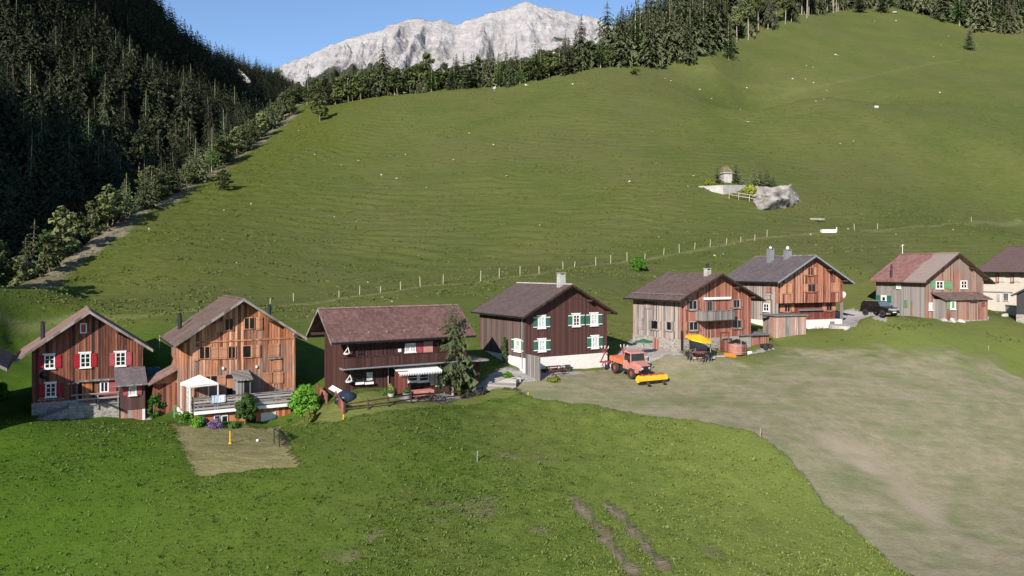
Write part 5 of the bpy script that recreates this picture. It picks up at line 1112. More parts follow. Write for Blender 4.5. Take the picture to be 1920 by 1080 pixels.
# weeds and clumps in the tall meadow: ground cover
def meadow():
    rg = np.random.RandomState(3); n = 120000; y = 36 + 34 * rg.rand(n) ** 1.25; x = (rg.rand(n) * 2180 - 130 - 960) / F * y
    wob = (vnoise(x, y, 1.3, 2) - 0.5) * 0.7; ok = ~inside(x + wob, y, MOWN) & ~inside(x, y, GARDEN) & ~inside(x, y, LAWN) & (x > edge_x(y) + 4) & ((x - 0) * -.0 + y < np.interp(x, [-60, -20, 0, 20, 60], [60, 62, 70, 75, 90]))
    for g_ in GRAVEL: ok &= ~inside(x, y, g_)
    for h in G.values():
        d = np.stack([x - h.O.x, y - h.O.y], 1); lx = d @ np.array(h.u[:2]); ly = d @ np.array(h.vv[:2]); ok &= ~((lx > -1.2) & (lx < h.W + 1.0) & (ly > -3.6) & (ly < h.D + 1))
    for t in TRACKS: ok &= seg_dist(x, y, t) > .45
    dens = fbm(x, y, 6, 3, 30); ok &= rg.rand(n) < np.clip((dens - .30) * 3, .35, 1)
    x, y = x[ok], y[ok]; n = len(x); z = np.array(terrain_z(x, y))
    k = 5; N = n * k; cx = np.repeat(x, k) + rg.normal(scale=.09, size=N); cy_ = np.repeat(y, k) + rg.normal(scale=.09, size=N); cz = np.repeat(z, k) - .03
    s = np.repeat(rg.gamma(3.0, .019, n) + .03, k) * rg.uniform(.6, 1.2, N); a = rg.rand(N) * 6.283; lean = rg.uniform(.3, 1.1, N)
    w_ = s * rg.uniform(.18, .42, N); dx, dy = np.cos(a), np.sin(a)
    tip = np.stack([cx + dx * s * lean, cy_ + dy * s * lean, cz + s * (1.15 - lean * .55)], 1)
    mid = np.stack([cx + dx * s * lean * .5, cy_ + dy * s * lean * .5, cz + s * (.75 - lean * .25)], 1); sd = np.stack([-dy * w_, dx * w_, 0 * w_], 1)
    V = np.stack([np.stack([cx, cy_, cz], 1), mid + sd, tip, mid - sd], 1).reshape(-1, 3)
    o = npmesh('meadow_plants', V, np.arange(len(V)).reshape(-1, 4), 'meadowleaf'); o['kind'] = 'stuff'; tag(o, 'leafy tufts and weeds growing all over the tall meadow', 'meadow plants')
def terrain_z(x, y):
    me = terrain.data; return _sample(x, y)
def _mk_sampler():
    me = terrain.data; n = len(me.vertices); co = np.empty(n * 3, np.float32); me.vertices.foreach_get('co', co); co = co.reshape(-1, 3)
    xs = np.unique(co[:, 0]); ny = n // len(xs); Z = co[:, 2].reshape(ny, len(xs)); ys = co[::len(xs), 1]; xs = co[:len(xs), 0]
    def f(x, y):
        i = np.clip(np.searchsorted(xs, x) - 1, 0, len(xs) - 2); j = np.clip(np.searchsorted(ys, y) - 1, 0, len(ys) - 2)
        fx = (x - xs[i]) / (xs[i + 1] - xs[i]); fy = (y - ys[j]) / (ys[j + 1] - ys[j])
        return (Z[j, i] * (1 - fx) + Z[j, i + 1] * fx) * (1 - fy) + (Z[j + 1, i] * (1 - fx) + Z[j + 1, i + 1] * fx) * fy
    return f
_sample = _mk_sampler()
def _ml():
    m = NT('meadow_leaves'); p = m.pos(); n = m.noise(p, 1.4, 4, .7); n2 = m.noise(p, .1, 3, .6)
    c = m.ramp(m.math('ADD', m.math('MULTIPLY', n, .6), m.math('MULTIPLY', n2, .4)), [(.35, (.040, .075, .008)), (.5, (.078, .118, .018)), (.62, (.105, .145, .032)), (.72, (.16, .18, .08))])
    sx = m.n('SeparateXYZ'); m.l(p, sx.inputs[0]); fr = m.math('ADD', m.math('MULTIPLY_ADD', sx.outputs[0], 0.05, 0.25), m.math('MULTIPLY', m.math('SUBTRACT', n, 0.5), 1.6)); c = m.mix(m.math('MULTIPLY', m.ramp(fr, [(0.0, 0.0), (1.0, 1.0)]), .8), c, (.17, .21, .05)); return m.fin(c, .6, None, .2)  # leaves brighten to the right too, partly light falloff put into their colour
MAT['meadowleaf'] = _ml()
meadow()
def tufts():
    rg = np.random.RandomState(8); n = 80000; y = 84 + 190 * rg.rand(n) ** 1.1; x = (rg.rand(n) * 2000 - 40 - 960) / F * y
    d = fbm(x * .35, y * 1.3 + fbm(x, y, 12, 2, 70) * 12, 2.2, 3, 71); ok = (x > edge_x(y) + 1.5) & (rg.rand(n) < np.clip((d - .42) * 7, 0.02, 1))
    for h in G.values():
        q = np.stack([x - h.O.x, y - h.O.y], 1); lx = q @ np.array(h.u[:2]); ly = q @ np.array(h.vv[:2]); ok &= ~((lx > -3) & (lx < h.W + 3) & (ly > -5) & (ly < h.D + 2))
    for g_ in GRAVEL: ok &= ~inside(x, y, g_)
    ok &= ~inside(x, y, MOWN)
    x, y = x[ok], y[ok]; n = len(x); z = _sample(x, y); k = 3; N = n * k
    cx = np.repeat(x, k) + rg.normal(scale=.22, size=N); cy_ = np.repeat(y, k) + rg.normal(scale=.12, size=N); cz = np.repeat(z, k) - .04; s = rg.uniform(.07, .2, N); a = rg.rand(N) * 6.283; w_ = s * rg.uniform(.5, 1.1, N)
    dx, dy = np.cos(a), np.sin(a); tip = np.stack([cx + dx * s * .6, cy_ + dy * s * .6, cz + s], 1); sd = np.stack([-dy * w_, dx * w_, 0 * w_], 1); b = np.stack([cx, cy_, cz], 1)
    V = np.stack([b - sd, b + sd, tip + sd * .4, tip - sd * .4], 1).reshape(-1, 3)
    m = NT('pasture_tuft_leaves'); p = m.pos(); nn = m.noise(p, .8, 4, .7); MAT['tuft'] = m.fin(m.ramp(nn, [(.35, (.070, .092, .020)), (.5, (.095, .112, .030)), (.65, (.13, .135, .055))]), .8, None, .1)
    o = npmesh('pasture_grass', V, np.arange(len(V)).reshape(-1, 4), 'tuft'); o['kind'] = 'stuff'; tag(o, 'coarse grass tufts growing in rows along the sloping pasture', 'grass')
tufts()
# ---------------------------------------------------------------- yards
def Z(x, y): return float(_sample(np.array([x]), np.array([y]))[0])
def gz(p): return Vector((p[0], p[1], Z(p[0], p[1])))
# -- deck of the orange house
h = G[2]; yf = -3.0
x0, zf = h.hit(364, 773, off=yf); x1, _ = h.hit(549, 765, off=yf)
D = thing('wooden_deck', 'grey weathered wooden deck with board railing in front of the orange house', 'deck', tuple(h.world(0, 0, 0)), h.a)
q = MB(); q.box(x0, x1, yf, -.2, zf - .16, zf); q.build('floor', 'grey_rail', D)
q = MB(); q.box(x0 - .02, x1 + .02, yf - .07, yf - .005, zf - .22, zf + .04); q.build('edge_board', 'white', D)
for k in range(6):
    x = x0 + (x1 - x0) * k / 5; q = MB(); q.box(x - .05, x + .05, yf - .0, yf + .1, zf + .003, zf + 1.08); q.build('post', 'grey_wood', D)
for k in range(4):
    z = zf + .14 + k * .26; q = MB(); q.box(x0, x1, yf - .045, yf - .003, z, z + .17); q.build('railing_board', 'grey_rail', D)
    q = MB(); q.box(x0 - .045, x0 - .003, yf, -.3, z, z + .17); q.build('railing_board', 'grey_rail', D)
q = MB(); q.box(x0 - .06, x1, yf - .12, yf + .1, zf + 1.083, zf + 1.13); q.build('handrail', 'fascia', D)
yb = yf + .35
q = MB(); q.box(x0 + .1, x1 - .1, yb, yb + .2, -2.2, zf - .17); q.build('wall_under_deck', planks('rusty_orange_boards', [(.25, .07, .03), (.42, .14, .06), (.50, .22, .12)], .25, streak=.8), D)
def uh(r, mat, nm, d): 
    a0, _ = h.hit(r[0], 780, off=yb); a1, _ = h.hit(r[2], 780, off=yb); z1 = h.hit((r[0] + r[2]) / 2, r[1], off=yb)[1]; z0 = h.hit((r[0] + r[2]) / 2, r[3], off=yb)[1]
    q = MB(); q.box(a0, a1, yb - d, yb - .002, z0, z1); return q.build(nm, mat, D)
uh((370, 777, 384, 799), 'concrete', 'plaster_patch', .05); uh((489, 773, 517, 797), 'plaster', 'plaster_patch', .05)
for r_ in [(401, 778, 413, 790), (415, 778, 427, 793)]: w_ = uh(r_, 'white', 'window', .06); uh((r_[0] + 1.5, r_[1] + 2, r_[2] - 1.5, r_[3] - 1), 'glass', 'pane', .075).parent = w_
uh((463, 780, 480, 800), 'dark', 'stair_opening', .03)
# gazebo
xg = h.hit(374, 725, off=-1.75)[0]; za = h.hit(374, 702.5, off=-1.75)[1]; ze = h.hit(374, 721, off=-2.6)[1]
g_ = thing('gazebo', 'white pyramid tent gazebo standing on the wooden deck', 'gazebo', tuple(h.world(xg, -1.75, zf)), h.a + R(10)); s = 1.15; za -= zf; ze -= zf
q = MB(); c4 = [(-s, -s, ze), (s, -s, ze), (s, s, ze), (-s, s, ze)]; 
for i in range(4):
    a, b = Vector(c4[i]), Vector(c4[(i + 1) % 4]); m_ = (a + b) / 2; m_.z -= -.03
    q.add([a, m_, (0, 0, za)], [(0, 1, 2)]); q.add([m_, b, (0, 0, za)], [(0, 1, 2)]); q.add([a, b, b - Vector((0, 0, .14)), a - Vector((0, 0, .14))], [(3, 2, 1, 0)])
o = q.build('canopy', 'white', g_); sm = o.modifiers.new('t', 'SOLIDIFY'); sm.thickness = .02
for x, y in ((-s + .05, -s + .05), (s - .05, -s + .05), (s - .05, s - .05), (-s + .05, s - .05)): q = MB(); q.box(x - .035, x + .035, y - .035, y + .035, 0, ze - .03); q.build('post', 'white', g_)
q = MB()
for k in range(8): q.box(-s + .02 + (k % 2) * .03, -s + .05 + (k % 2) * .03, -s + .1 + k * .1, -s + .2 + k * .1, .05, ze - .16)
q.build('curtain', 'curtain', g_)
t_ = thing('garden_table', 'wooden garden table under the white gazebo', 'table', tuple(h.world(xg + 1.6, -1.5, zf)), h.a); q = MB(); q.box(-.9, .9, -.4, .4, .68, .74); q.build('table_top', 'w2s', t_)
for x in (-.8, .8):
    for y in (-.3, .3): q = MB(); q.box(x - .035, x + .035, y - .035, y + .035, 0, .679); q.build('leg', 'w2s', t_)
for k, (px, lb) in enumerate([(403, 'light blue towel hung over the deck railing, left one'), (415, 'white towel hung over the deck railing, right one')]):
    a = h.hit(px, 735, off=yf)[0]; q = MB(); n = 6
    for i in range(n): dd = .012 * math.sin(i * 2.1); q.box(a - .25 + i * .09, a - .25 + (i + 1) * .09, yf - .16 - dd, yf - .135 - dd, zf + .62 + .03 * (i % 2), zf + 1.17); q.box(a - .25 + i * .09, a - .25 + (i + 1) * .09, yf + .115, yf + .13, zf + .8, zf + 1.17)
    q.box(a - .25, a + .29, yf - .16, yf + .13, zf + 1.171, zf + 1.19); o = q.build('towel', plain('towel_cloth_%d' % k, [(.42, .52, .62), (.66, .68, .72)][k], .9)); o.location = h.world(0, 0, 0); o.rotation_euler = (0, 0, h.a); tag(o, lb, 'towel')
bn = thing('garden_bench', 'grey slatted bench on the right end of the deck against the orange wall', 'bench', tuple(h.world(h.W - 1.2, -.8, zf)), h.a); q = MB()
for k in range(4): q.box(-.8, .8, -.25 + k * .12, -.16 + k * .12, .42, .46)
q.build('seat', 'grey_wood', bn); q = MB()
for k in range(3): q.box(-.8, .8, .26, .30, .52 + k * .14, .62 + k * .14)
q.build('backrest', 'grey_wood', bn)
for x in (-.7, .7): q = MB(); q.box(x - .04, x + .04, -.25, .26, 0, .419); q.box(x - .04, x + .04, .2, .25, .42, .95); q.build('leg', 'grey_wood', bn)
# green frame table left of the deck
g = ground(340, 786); t_ = thing('potting_table', 'small green metal table with shelf left of the deck corner', 'table', tuple(g), h.a); q = MB(); q.box(-.6, .6, -.35, .35, 1.1, 1.16); q.box(-.6, .6, -.35, .35, .55, .6); q.build('table_top', 'green_pale', t_)
for x in (-.56, .56):
    for y in (-.3, .3): q = MB(); q.box(x - .03, x + .03, y - .03, y + .03, -.2, 1.099); q.build('leg', 'green_pale', t_)
# garden things
def gp(px, py): return gz(ground(px, py))
g = gp(431.5, 832); o = thing('marker_pole', 'bright yellow plastic pole standing in the mown garden patch', 'pole', tuple(g)); q = MB(); q.tube((0, 0, .05), (0, 0, .95), .05, .045, 12); q.build('pole', 'yellow', o); q = MB(); q.lathe((0, 0, 0), [(.13, 0), (.12, .05), (.06, .08), (0, .08)], 14); q.build('foot', 'yellow', o)
g = gp(483, 829); q = MB(); q.lathe((0, 0, .11), [(.11 * math.sin(i * math.pi / 8), -.11 * math.cos(i * math.pi / 8)) for i in range(9)], 16); o = q.build('football', 'white', smooth=True); o.location = g; tag(o, 'white football lying in the mown garden patch', 'ball')
g = gp(514, 832); g2 = gp(525, 841); d = (g2 - g); d.z = 0; d = d.normalized(); wdt = 1.9; n_ = Vector((-d.y, d.x, 0)); n_ = n_ if n_.x > 0 else -n_
go = thing('football_goal', 'small dark football goal with net at the right side of the garden patch', 'goal', tuple(g)); A = Vector((0, 0, 0)); B = d * wdt; B.z = Z(g.x + B.x, g.y + B.y) - g.z; up = Vector((0, 0, 1.1))
q = MB(); q.bar(A, A + up, .07); q.build('goal_post', 'black', go); q = MB(); q.bar(B, B + up, .07); q.build('goal_post', 'black', go); q = MB(); q.bar(A + up, B + up, .07); q.build('crossbar', 'black', go)
Cb, Db = A + n_ * .85, B + n_ * .85; Ct, Dt = A + up + n_ * .3, B + up + n_ * .3; q = MB()
for a, b in ((A, Cb), (B, Db), (Cb, Db), (Cb, Ct), (Db, Dt), (Ct, A + up), (Dt, B + up), (Ct, Dt)): q.bar(a, b, .035)
q.build('rear_frame', 'black', go); q = MB()
for k in range(18): t = k / 17; q.bar(Cb.lerp(Db, t), Ct.lerp(Dt, t), .016)
for k in range(11): t = k / 10; q.bar(Cb.lerp(Ct, t), Db.lerp(Dt, t), .016)
for k in range(8): t = k / 7; q.bar(A.lerp(A + up, t), Cb.lerp(Ct, t), .016); q.bar(B.lerp(B + up, t), Db.lerp(Dt, t), .016)
q.build('net', 'black', go)
for px, py, hh, mt, lb in [(643.5, 787, .42, 'yellow', 'short yellow stake in the lawn below the dark plank fence'), (1425.5, 822, .65, 'bark_pale', 'pale stake on the border between tall meadow and mown field'), (895, 872, .75, 'zinc', 'thin greyish stake in the middle of the tall meadow'), (1853, 658, .45, 'bark_pale', 'short pale stake at the far right border of the mown field'), (990, 740, .22, 'yellow', 'tiny yellow peg where the lawn meets the mown field')]:
    g = gp(px, py); q = MB(); q.tube((0, 0, -.2), (.02, 0, hh), .05, .045, 8); o = q.build('stake', mt); o.location = g; tag(o, lb, 'stake')
# -- terrace of the red shuttered house
h = G[1]; T = thing('stone_terrace', 'rubble stone terrace with wooden railing in front of the red shuttered house', 'terrace', tuple(h.world(0, 0, 0)), h.a)
ya = -1.9; xa, zt_ = h.hit(130, 765, off=ya); xb, _ = h.hit(224, 765, off=ya)
q = MB(); q.box(xa, xb - .02, ya, -.05, -2.5, zt_); q.build('masonry', 'stone', T)
q = MB(); q.box(xa - .03, xb - .03, ya - .06, -.04, zt_ + .003, zt_ + .09); q.build('paving', 'concrete', T)
xl = h.hit(48, 790, off=-1.7)[0]; q = MB(); q.prism([(xl, -1.75, -2.5), (xa - .01, -1.75, -2.5), (xa - .01, -1.75, zt_ - .03), (xl, -1.75, -1.0)], (0, 1.7, 0)); q.build('ramp', 'stone', T)
for px in (145, 183, 221): a = h.hit(px, 760, off=ya)[0]; q = MB(); q.box(a - .06, a + .06, ya - .12, ya - .0, zt_ - .3, zt_ + 1.1); q.build('post', 'grey_wood', T)
a0 = h.hit(133, 760, off=ya)[0]; a1 = h.hit(223, 760, off=ya)[0]
for dz in (.12, .58, .98): q = MB(); q.box(a0 if dz > .9 else h.hit(145, 760, off=ya)[0], a1, ya - .17, ya - .123, zt_ + dz, zt_ + dz + .12); q.build('rail', 'grey_rail', T)
xm = h.hit(200, 750, off=-1.0)[0]; t_ = thing('garden_table', 'reddish wooden table and bench set on the stone terrace', 'table', tuple(h.world(xm, -1.0, zt_ + .09)), h.a); q = MB(); q.box(-.9, .9, -.35, .35, .7, .76); q.build('table_top', 'red_faded', t_)
for x in (-.75, .75): q = MB(); q.box(x - .04, x + .04, -.3, .3, 0, .699); q.build('leg', 'w1', t_)
q = MB(); q.box(-.9, .9, -.75, -.5, .42, .46); q.box(-.7, -.62, -.72, -.53, 0, .419); q.box(.62, .7, -.72, -.53, 0, .419); q.build('bench', 'w1', t_)
a, z = h.hit(80, 705); q = MB(); q.lathe((0, 0, 0), [(0, -.05), (.18, 0), (.30, .1)], 16, 'y'); q.bar((0, 0, -.05), (0, .5, -.05), .04); q.bar((0, .06, 0), (.0, .06, -.75), .04); o = q.build('satellite_dish', 'black'); o.location = h.world(a, -.5, z + .1); o.rotation_euler = (0, 0, h.a - .5); tag(o, 'dark satellite dish on the wall between two red shuttered windows', 'satellite dish')
g = h.world(9.4, 3, 2.2); o = thing('water_tank', 'blue plastic tank in the shade between the red and the orange house', 'tank', (g.x, g.y, Z(g.x, g.y)), h.a); q = MB(); q.box(-.6, .6, -.5, .5, 0, 1.2); q.box(-.5, .5, -.4, .4, 1.2, 1.26); q.build('body', plain('blue_plastic', (.03, .13, .24), .5), o); q = MB(); q.tube((0, 0, 1.262), (0, 0, 1.34), .15, n=12); q.build('lid', 'black', o)
# -- yard of the dark house
h = G[3]
rail_fence([gp(px, py) for px, py in [(648, 775), (690, 769), (728, 763), (771, 757), (806, 753), (835, 750), (876, 747), (905, 742)]], 'dark low two rail fence along the lawn of the dark house', .85, (.35, .72), 'dark_wood', .1, (.05, .11))
def plank_fence(a, b, ht, label, mat='w7'):
    a, b = gz(a), gz(b); o = thing('plank_fence', label, 'fence', tuple(a)); n = max(3, int((b - a).length / .16)); q = MB(); d = (b - a).normalized()
    for k in range(n):
        p = a.lerp(b, (k + .5) / n) - a; r_ = .075; dz = Z(a.x + p.x, a.y + p.y) - a.z; q.hexa([p - d * r_ + Vector((0, 0, dz - .2 - p.z)), p + d * r_ + Vector((0, 0, dz - .2 - p.z)), p + d * r_ + Vector((.03, .03, dz - .2 - p.z)), p - d * r_ + Vector((.03, .03, dz - .2 - p.z))], [p - d * r_ + Vector((0, 0, dz + ht - p.z)), p + d * r_ + Vector((0, 0, dz + ht - p.z)), p + d * r_ + Vector((.03, .03, dz + ht - p.z)), p - d * r_ + Vector((.03, .03, dz + ht - p.z))])
    q.build('boards', mat, o)
    for p in (a, b): l = p - a; q = MB(); q.box(l.x + .031, l.x + .12, l.y + .031, l.y + .12, l.z - .2, l.z + ht + .06); q.build('post', 'beam', o)
plank_fence(ground(628, 757), ground(643, 777), .95, 'brown plank fence at the corner below the dark house, by the blue tarpaulin', 'w5')
plank_fence(ground(594, 742), ground(612, 760), .9, 'brown plank fence between the round bush and the dark house', 'w5')
g = gp(643, 757); vs, fs = rock_mesh(71, 3, .25, .9); o = MB().add(vs, fs).build('tarpaulin', plain('blue_black_tarpaulin', (.02, .03, .05), .35, .3, 4, .5), smooth=True); o.location = g + Vector((0, .3, .3)); o.scale = (.75, .8, .75); tag(o, 'dark blue tarpaulin heaped over something beside the corner of the dark house', 'tarpaulin')
p = h.world(-.55, 2.2, 0); o = thing('canopy_roof', 'white corrugated sheet roof low along the side of the dark house', 'roof sheet', tuple(h.world(0, 0, 0)), h.a); q = MB(); q.hexa([(-.4, .6, .15), (-.05, .6, .4), (-.05, 3.2, .5), (-.4, 3.2, .25)], [(-.4, .6, .2), (-.05, .6, .45), (-.05, 3.2, .55), (-.4, 3.2, .3)]); q.build('sheet', 'white', o)
for y in (.7, 3.0): q = MB(); q.box(-.38, -.33, y, y + .06, -.5, .16); q.build('post', 'beam', o)
a, z = h.hit(790, 727, off=-1.6); p = h.world(a, -1.6, 0); t_ = thing('garden_table', 'table with pinkish red cover in front of the glazed doors', 'table', (p.x, p.y, Z(p.x, p.y)), h.a); q = MB(); q.box(-1.0, 1.0, -.42, .42, .7, .75); q.box(-1.0, 1.0, -.44, -.42, .45, .75); q.build('table_top', plain('pink_red_cloth', (.50, .20, .16), .9), t_)
for x in (-.85, .85): q = MB(); q.box(x - .04, x + .04, -.35, .35, -.1, .699); q.build('leg', 'beam', t_)
q = MB(); q.box(-1.1, 1.1, -.95, -.7, .4, .45); q.box(-.9, -.8, -.9, -.75, -.1, .399); q.box(.8, .9, -.9, -.75, -.1, .399); q.build('bench', 'w5', t_)
def hang(px, py, label, s=1.0, off=-.35):
    a, z = G[3].hit(px, py, off=off); o = thing('hanging_planter', label, 'planter', tuple(G[3].world(a, off, z)), G[3].a); q = MB(); q.lathe((0, 0, -.2 * s), [(0, -.12 * s), (.3 * s, -.05 * s), (.36 * s, .08 * s), (.3 * s, .08 * s), (0, 0)], 14); q.build('bowl', 'white', o)
    q = MB(); q.bar((-.3 * s, 0, -.15 * s), (.12 * s, 0, .42 * s), .05); q.bar((.3 * s, 0, -.15 * s), (.14 * s, 0, .44 * s), .05); q.tube((.13 * s, 0, .42 * s), (.13 * s, .0, .7 * s), .015); q.build('hanger', 'white', o)
hang(650, 660, 'white hanging planter on the balcony of the dark house', .8, -.5); hang(654, 712, 'white hanging ornament at the lower left corner of the dark house', .85, -.4)
def planter(px, py, s, label, mat='concrete', lm='leafdark'):
    g = gp(px, py); o = thing('planter', label, 'planter', tuple(g)); q = MB(); q.lathe((0, 0, 0), [(s * .7, -.05), (s, s * 1.3), (s * .85, s * 1.3), (s * .8, s * 1.1), (0, s * 1.1)], 14); q.build('pot', mat, o); v, f = clumps(int(px), [(0, 0, s * 1.7, s * 1.0)], 90, .09); npmesh('flowers', v, f, lm, o)
planter(733, 746, .28, 'pale flower pot below the upright shrub by the red brown screen'); planter(763, 747, .38, 'grey planter with leafy flowers by the path in front of the dark house', 'zinc', 'leaf'); planter(868, 745, .3, 'small planter behind the rail fence right of the spruce', 'beam')
def bicycle(loc, rz, label, cm='black', group=None, s=1.0):
    o = thing('bicycle', label, 'bicycle', loc, rz, group); o.scale = (s, s, s)
    for x in (-.52, .52):
        q = MB(); 
        for k in range(18): a, b = k * 6.283 / 18, (k + 1) * 6.283 / 18; q.tube((x + .33 * math.cos(a), 0, .34 + .33 * math.sin(a)), (x + .33 * math.cos(b), 0, .34 + .33 * math.sin(b)), .022, n=5, cap=False)
        for k in range(8): a = k * 6.283 / 8; q.tube((x, 0, .34), (x + .32 * math.cos(a), 0, .34 + .32 * math.sin(a)), .004, n=3, cap=False)
        q.tube((x, -.04, .34), (x, .04, .34), .03); q.build('wheel', 'tyre', o)
    q = MB()
    for a, b in [((-.52, .34), (-.05, .32)), ((-.05, .32), (-.2, .82)), ((-.52, .34), (-.17, .72)), ((-.17, .75), (.36, .8)), ((-.05, .32), (.38, .7)), ((.52, .34), (.34, .92))]: q.tube((a[0], 0, a[1]), (b[0], 0, b[1]), .02, n=6)
    q.build('frame', cm, o); q = MB(); q.tube((.33, -.28, .98), (.33, .28, .98), .016, n=6); q.tube((.34, 0, .9), (.33, 0, .98), .018, n=6); q.build('handlebar', 'black', o)
    q = MB(); q.hexa([(-.34, -.07, .83), (-.08, -.03, .83), (-.08, .03, .83), (-.34, .07, .83)], [(-.34, -.07, .88), (-.08, -.03, .88), (-.08, .03, .88), (-.34, .07, .88)]); q.build('saddle', 'black', o); return o
g = gp(815, 756); bicycle(tuple(g), R(5), 'dark bicycle leaning against the rail fence of the dark house', 'black')
g = gp(826, 754); bicycle(tuple(g), R(24), 'silver framed bicycle next to the dark one at the rail fence', 'zinc')
# -- brown house: picnic set and steps
def picnic(loc, rz, label, mat):
    o = thing('picnic_table', label, 'picnic table', loc, rz); q = MB()
    for k in range(5): q.box(-.9, .9, -.36 + k * .148, -.23 + k * .148, .72, .76)
    q.build('table_top', mat, o)
    for y in (-.7, .7): q = MB(); q.box(-.9, .9, y - .14, y + .14, .42, .46); q.build('seat', mat, o)
    for x in (-.65, .65): q = MB(); q.bar((x, -.7, 0), (x, -.22, .719), .06); q.bar((x, .7, 0), (x, .22, .719), .06); q.bar((x, -.75, .39), (x, .75, .39), .05); q.build('leg', mat, o)
    return o
g = gp(1038, 700); picnic(tuple(g), G[4].a, 'red brown picnic table behind the grey screen at the brown house', 'oxblood')
g = gp(1062, 696); picnic(tuple(g), G[4].a + .4, 'small dark picnic table right of the red brown one', 'dark_wood').scale = (.6, .6, .75)
o = thing('wooden_steps', 'weathered wooden steps with side boards below the brown house', 'steps', tuple(gp(925, 722)), R(-20))
for k in range(5): q = MB(); q.box(-.2 + k * .5, .35 + k * .5, -.6, .6, -.3, .12 + k * .13); q.build('step', 'grey_rail', o)
for y in (-.68, .62): q = MB(); q.hexa([(-.3, y, -.3), (2.5, y, -.3), (2.5, y + .06, -.3), (-.3, y + .06, -.3)], [(-.3, y, .22), (2.5, y, .95), (2.5, y + .06, .95), (-.3, y + .06, .22)]); q.build('side_board', 'grey_rail', o)
q = MB(); a0, z0 = G[4].hit(968, 675, 'l'); p = [(-.25, 2.4), (-.25, .1), (-2.3, .1)]
# -- fifth house yard
h = G[5]
def parasol(px, py, hz, r, mat, label, tilt=(0, 0), mast=None, loc=None):
    g = loc or gp(px, py); o = thing('parasol', label, 'parasol', tuple(g)); q = MB(); n = 8; top = Vector((0, 0, hz)); M = Matrix.Rotation(tilt[0], 4, 'X') @ Matrix.Rotation(tilt[1], 4, 'Y'); ring = [top + M @ Vector((r * math.cos(i * 6.283 / n), r * math.sin(i * 6.283 / n), -r * .28)) for i in range(n)]
    for i in range(n): q.add([top, ring[i], ring[(i + 1) % n]], [(0, 1, 2)]); a, b = ring[i], ring[(i + 1) % n]; q.add([a, b, b - Vector((0, 0, .12)), a - Vector((0, 0, .12))], [(3, 2, 1, 0)])
    c = q.build('canopy', mat, o); sm = c.modifiers.new('t', 'SOLIDIFY'); sm.thickness = .02
    q = MB()
    if mast: q.tube((mast, 0, 0), (mast, 0, hz + .45), .04); q.tube((mast, 0, hz + .4), (0, 0, hz + .05), .03)
    else: q.tube((0, 0, 0), (0, 0, hz + .1), .035)
    q.build('pole', 'fascia', o); q = MB(); q.box((mast or 0) - .35, (mast or 0) + .35, -.35, .35, .0, .09); q.build('base', 'concrete', o); return o
pk = h.hit(1312, 640, off=-2.2); pw = h.world(pk[0], -2.2, 0); parasol(0, 0, h.world(0, 0, h.hit(1312, 627, off=-2.2)[1]).z - Z(pw.x, pw.y), 1.45, 'yellow', 'yellow cantilever parasol in front of the red larch house', (R(10), R(9)), 1.1, gz(pw))
g = gp(1207, 668); parasol(0, 0, 1.9, .95, 'green', 'dark green parasol on the gravel yard beside the stone cellar wall', (0, 0), None, g)
pw = gz(h.world(pk[0] - .3, -2.4, 0)); t_ = thing('garden_table', 'dark metal table under the yellow parasol', 'table', tuple(pw), h.a); q = MB(); q.box(-.8, .8, -.45, .45, .70, .74); q.build('table_top', 'red_faded', t_)
for x in (-.7, .7):
    for y in (-.38, .38): q = MB(); q.box(x - .025, x + .025, y - .025, y + .025, 0, .699); q.build('leg', 'black', t_)
def chair(loc, rz, label):
    o = thing('garden_chair', label, 'chair', tuple(loc), rz, 'garden chairs round the table under the yellow parasol'); q = MB(); q.box(-.24, .24, -.24, .24, .42, .46); q.build('seat', 'black', o); q = MB()
    for k in range(5): q.box(-.22 + k * .1, -.16 + k * .1, .22, .25, .5, .95)
    q.box(-.24, .24, .215, .255, .95, 1.0); q.build('backrest', 'black', o)
    for x in (-.22, .22):
        for y in (-.22, .22): q = MB(); q.box(x - .02, x + .02, y - .02, y + .02, 0, .419 if y < 0 else .5); q.build('leg', 'zinc', o)
    return o
for dx, dy, rz, lb in [(-1.3, 0, 1.57, 'black garden chair at the left end of the table under the yellow parasol'), (1.25, .1, -1.57, 'black garden chair at the right end of the table under the yellow parasol'), (-.4, -.85, 3.14, 'black garden chair nearest the field on the left of the parasol table'), (.45, -.85, 3.3, 'black garden chair nearest the field on the right of the parasol table'), (0, .85, 0, 'black garden chair between the parasol table and the stone wall')]:
    p = pw + h.u * dx + h.vv * dy; chair(gz(p), h.a + rz, lb)
for px, py, rz, lb in [(1289, 666, R(40), 'black bicycle at the left of the parasol table by the house corner'), (1298, 668, R(20), 'black bicycle in front of the parasol table, next to the corner bicycle'), (1325, 667, R(-30), 'bicycle at the right of the parasol table')]: bicycle(tuple(gp(px, py)), rz, lb, 'zinc')
vs, fs = rock_mesh(91, 2, .3, .12); o = MB().add(vs, fs).build('blanket', plain('pink_blanket', (.60, .33, .24), .9, .2)); o.location = gp(1308, 671); o.scale = (.75, .4, .6); tag(o, 'crumpled pinkish blanket on the grass in front of the bicycles', 'blanket')
g = gp(1382, 664); o = thing('hot_tub', 'round wooden hot tub with dark conical lid', 'hot tub', tuple(g)); q = MB(); q.lathe((0, 0, 0), [(.98, -.1), (1.0, 1.05), (.93, 1.05), (.93, .95), (0, .95)], 28); q.build('barrel', 'w5', o)
for z in (.15, .85): q = MB(); q.lathe((0, 0, z), [(1.0, -.03), (1.02, -.03), (1.02, .03), (1.0, .03)], 28); q.build('hoop', 'zinc', o)
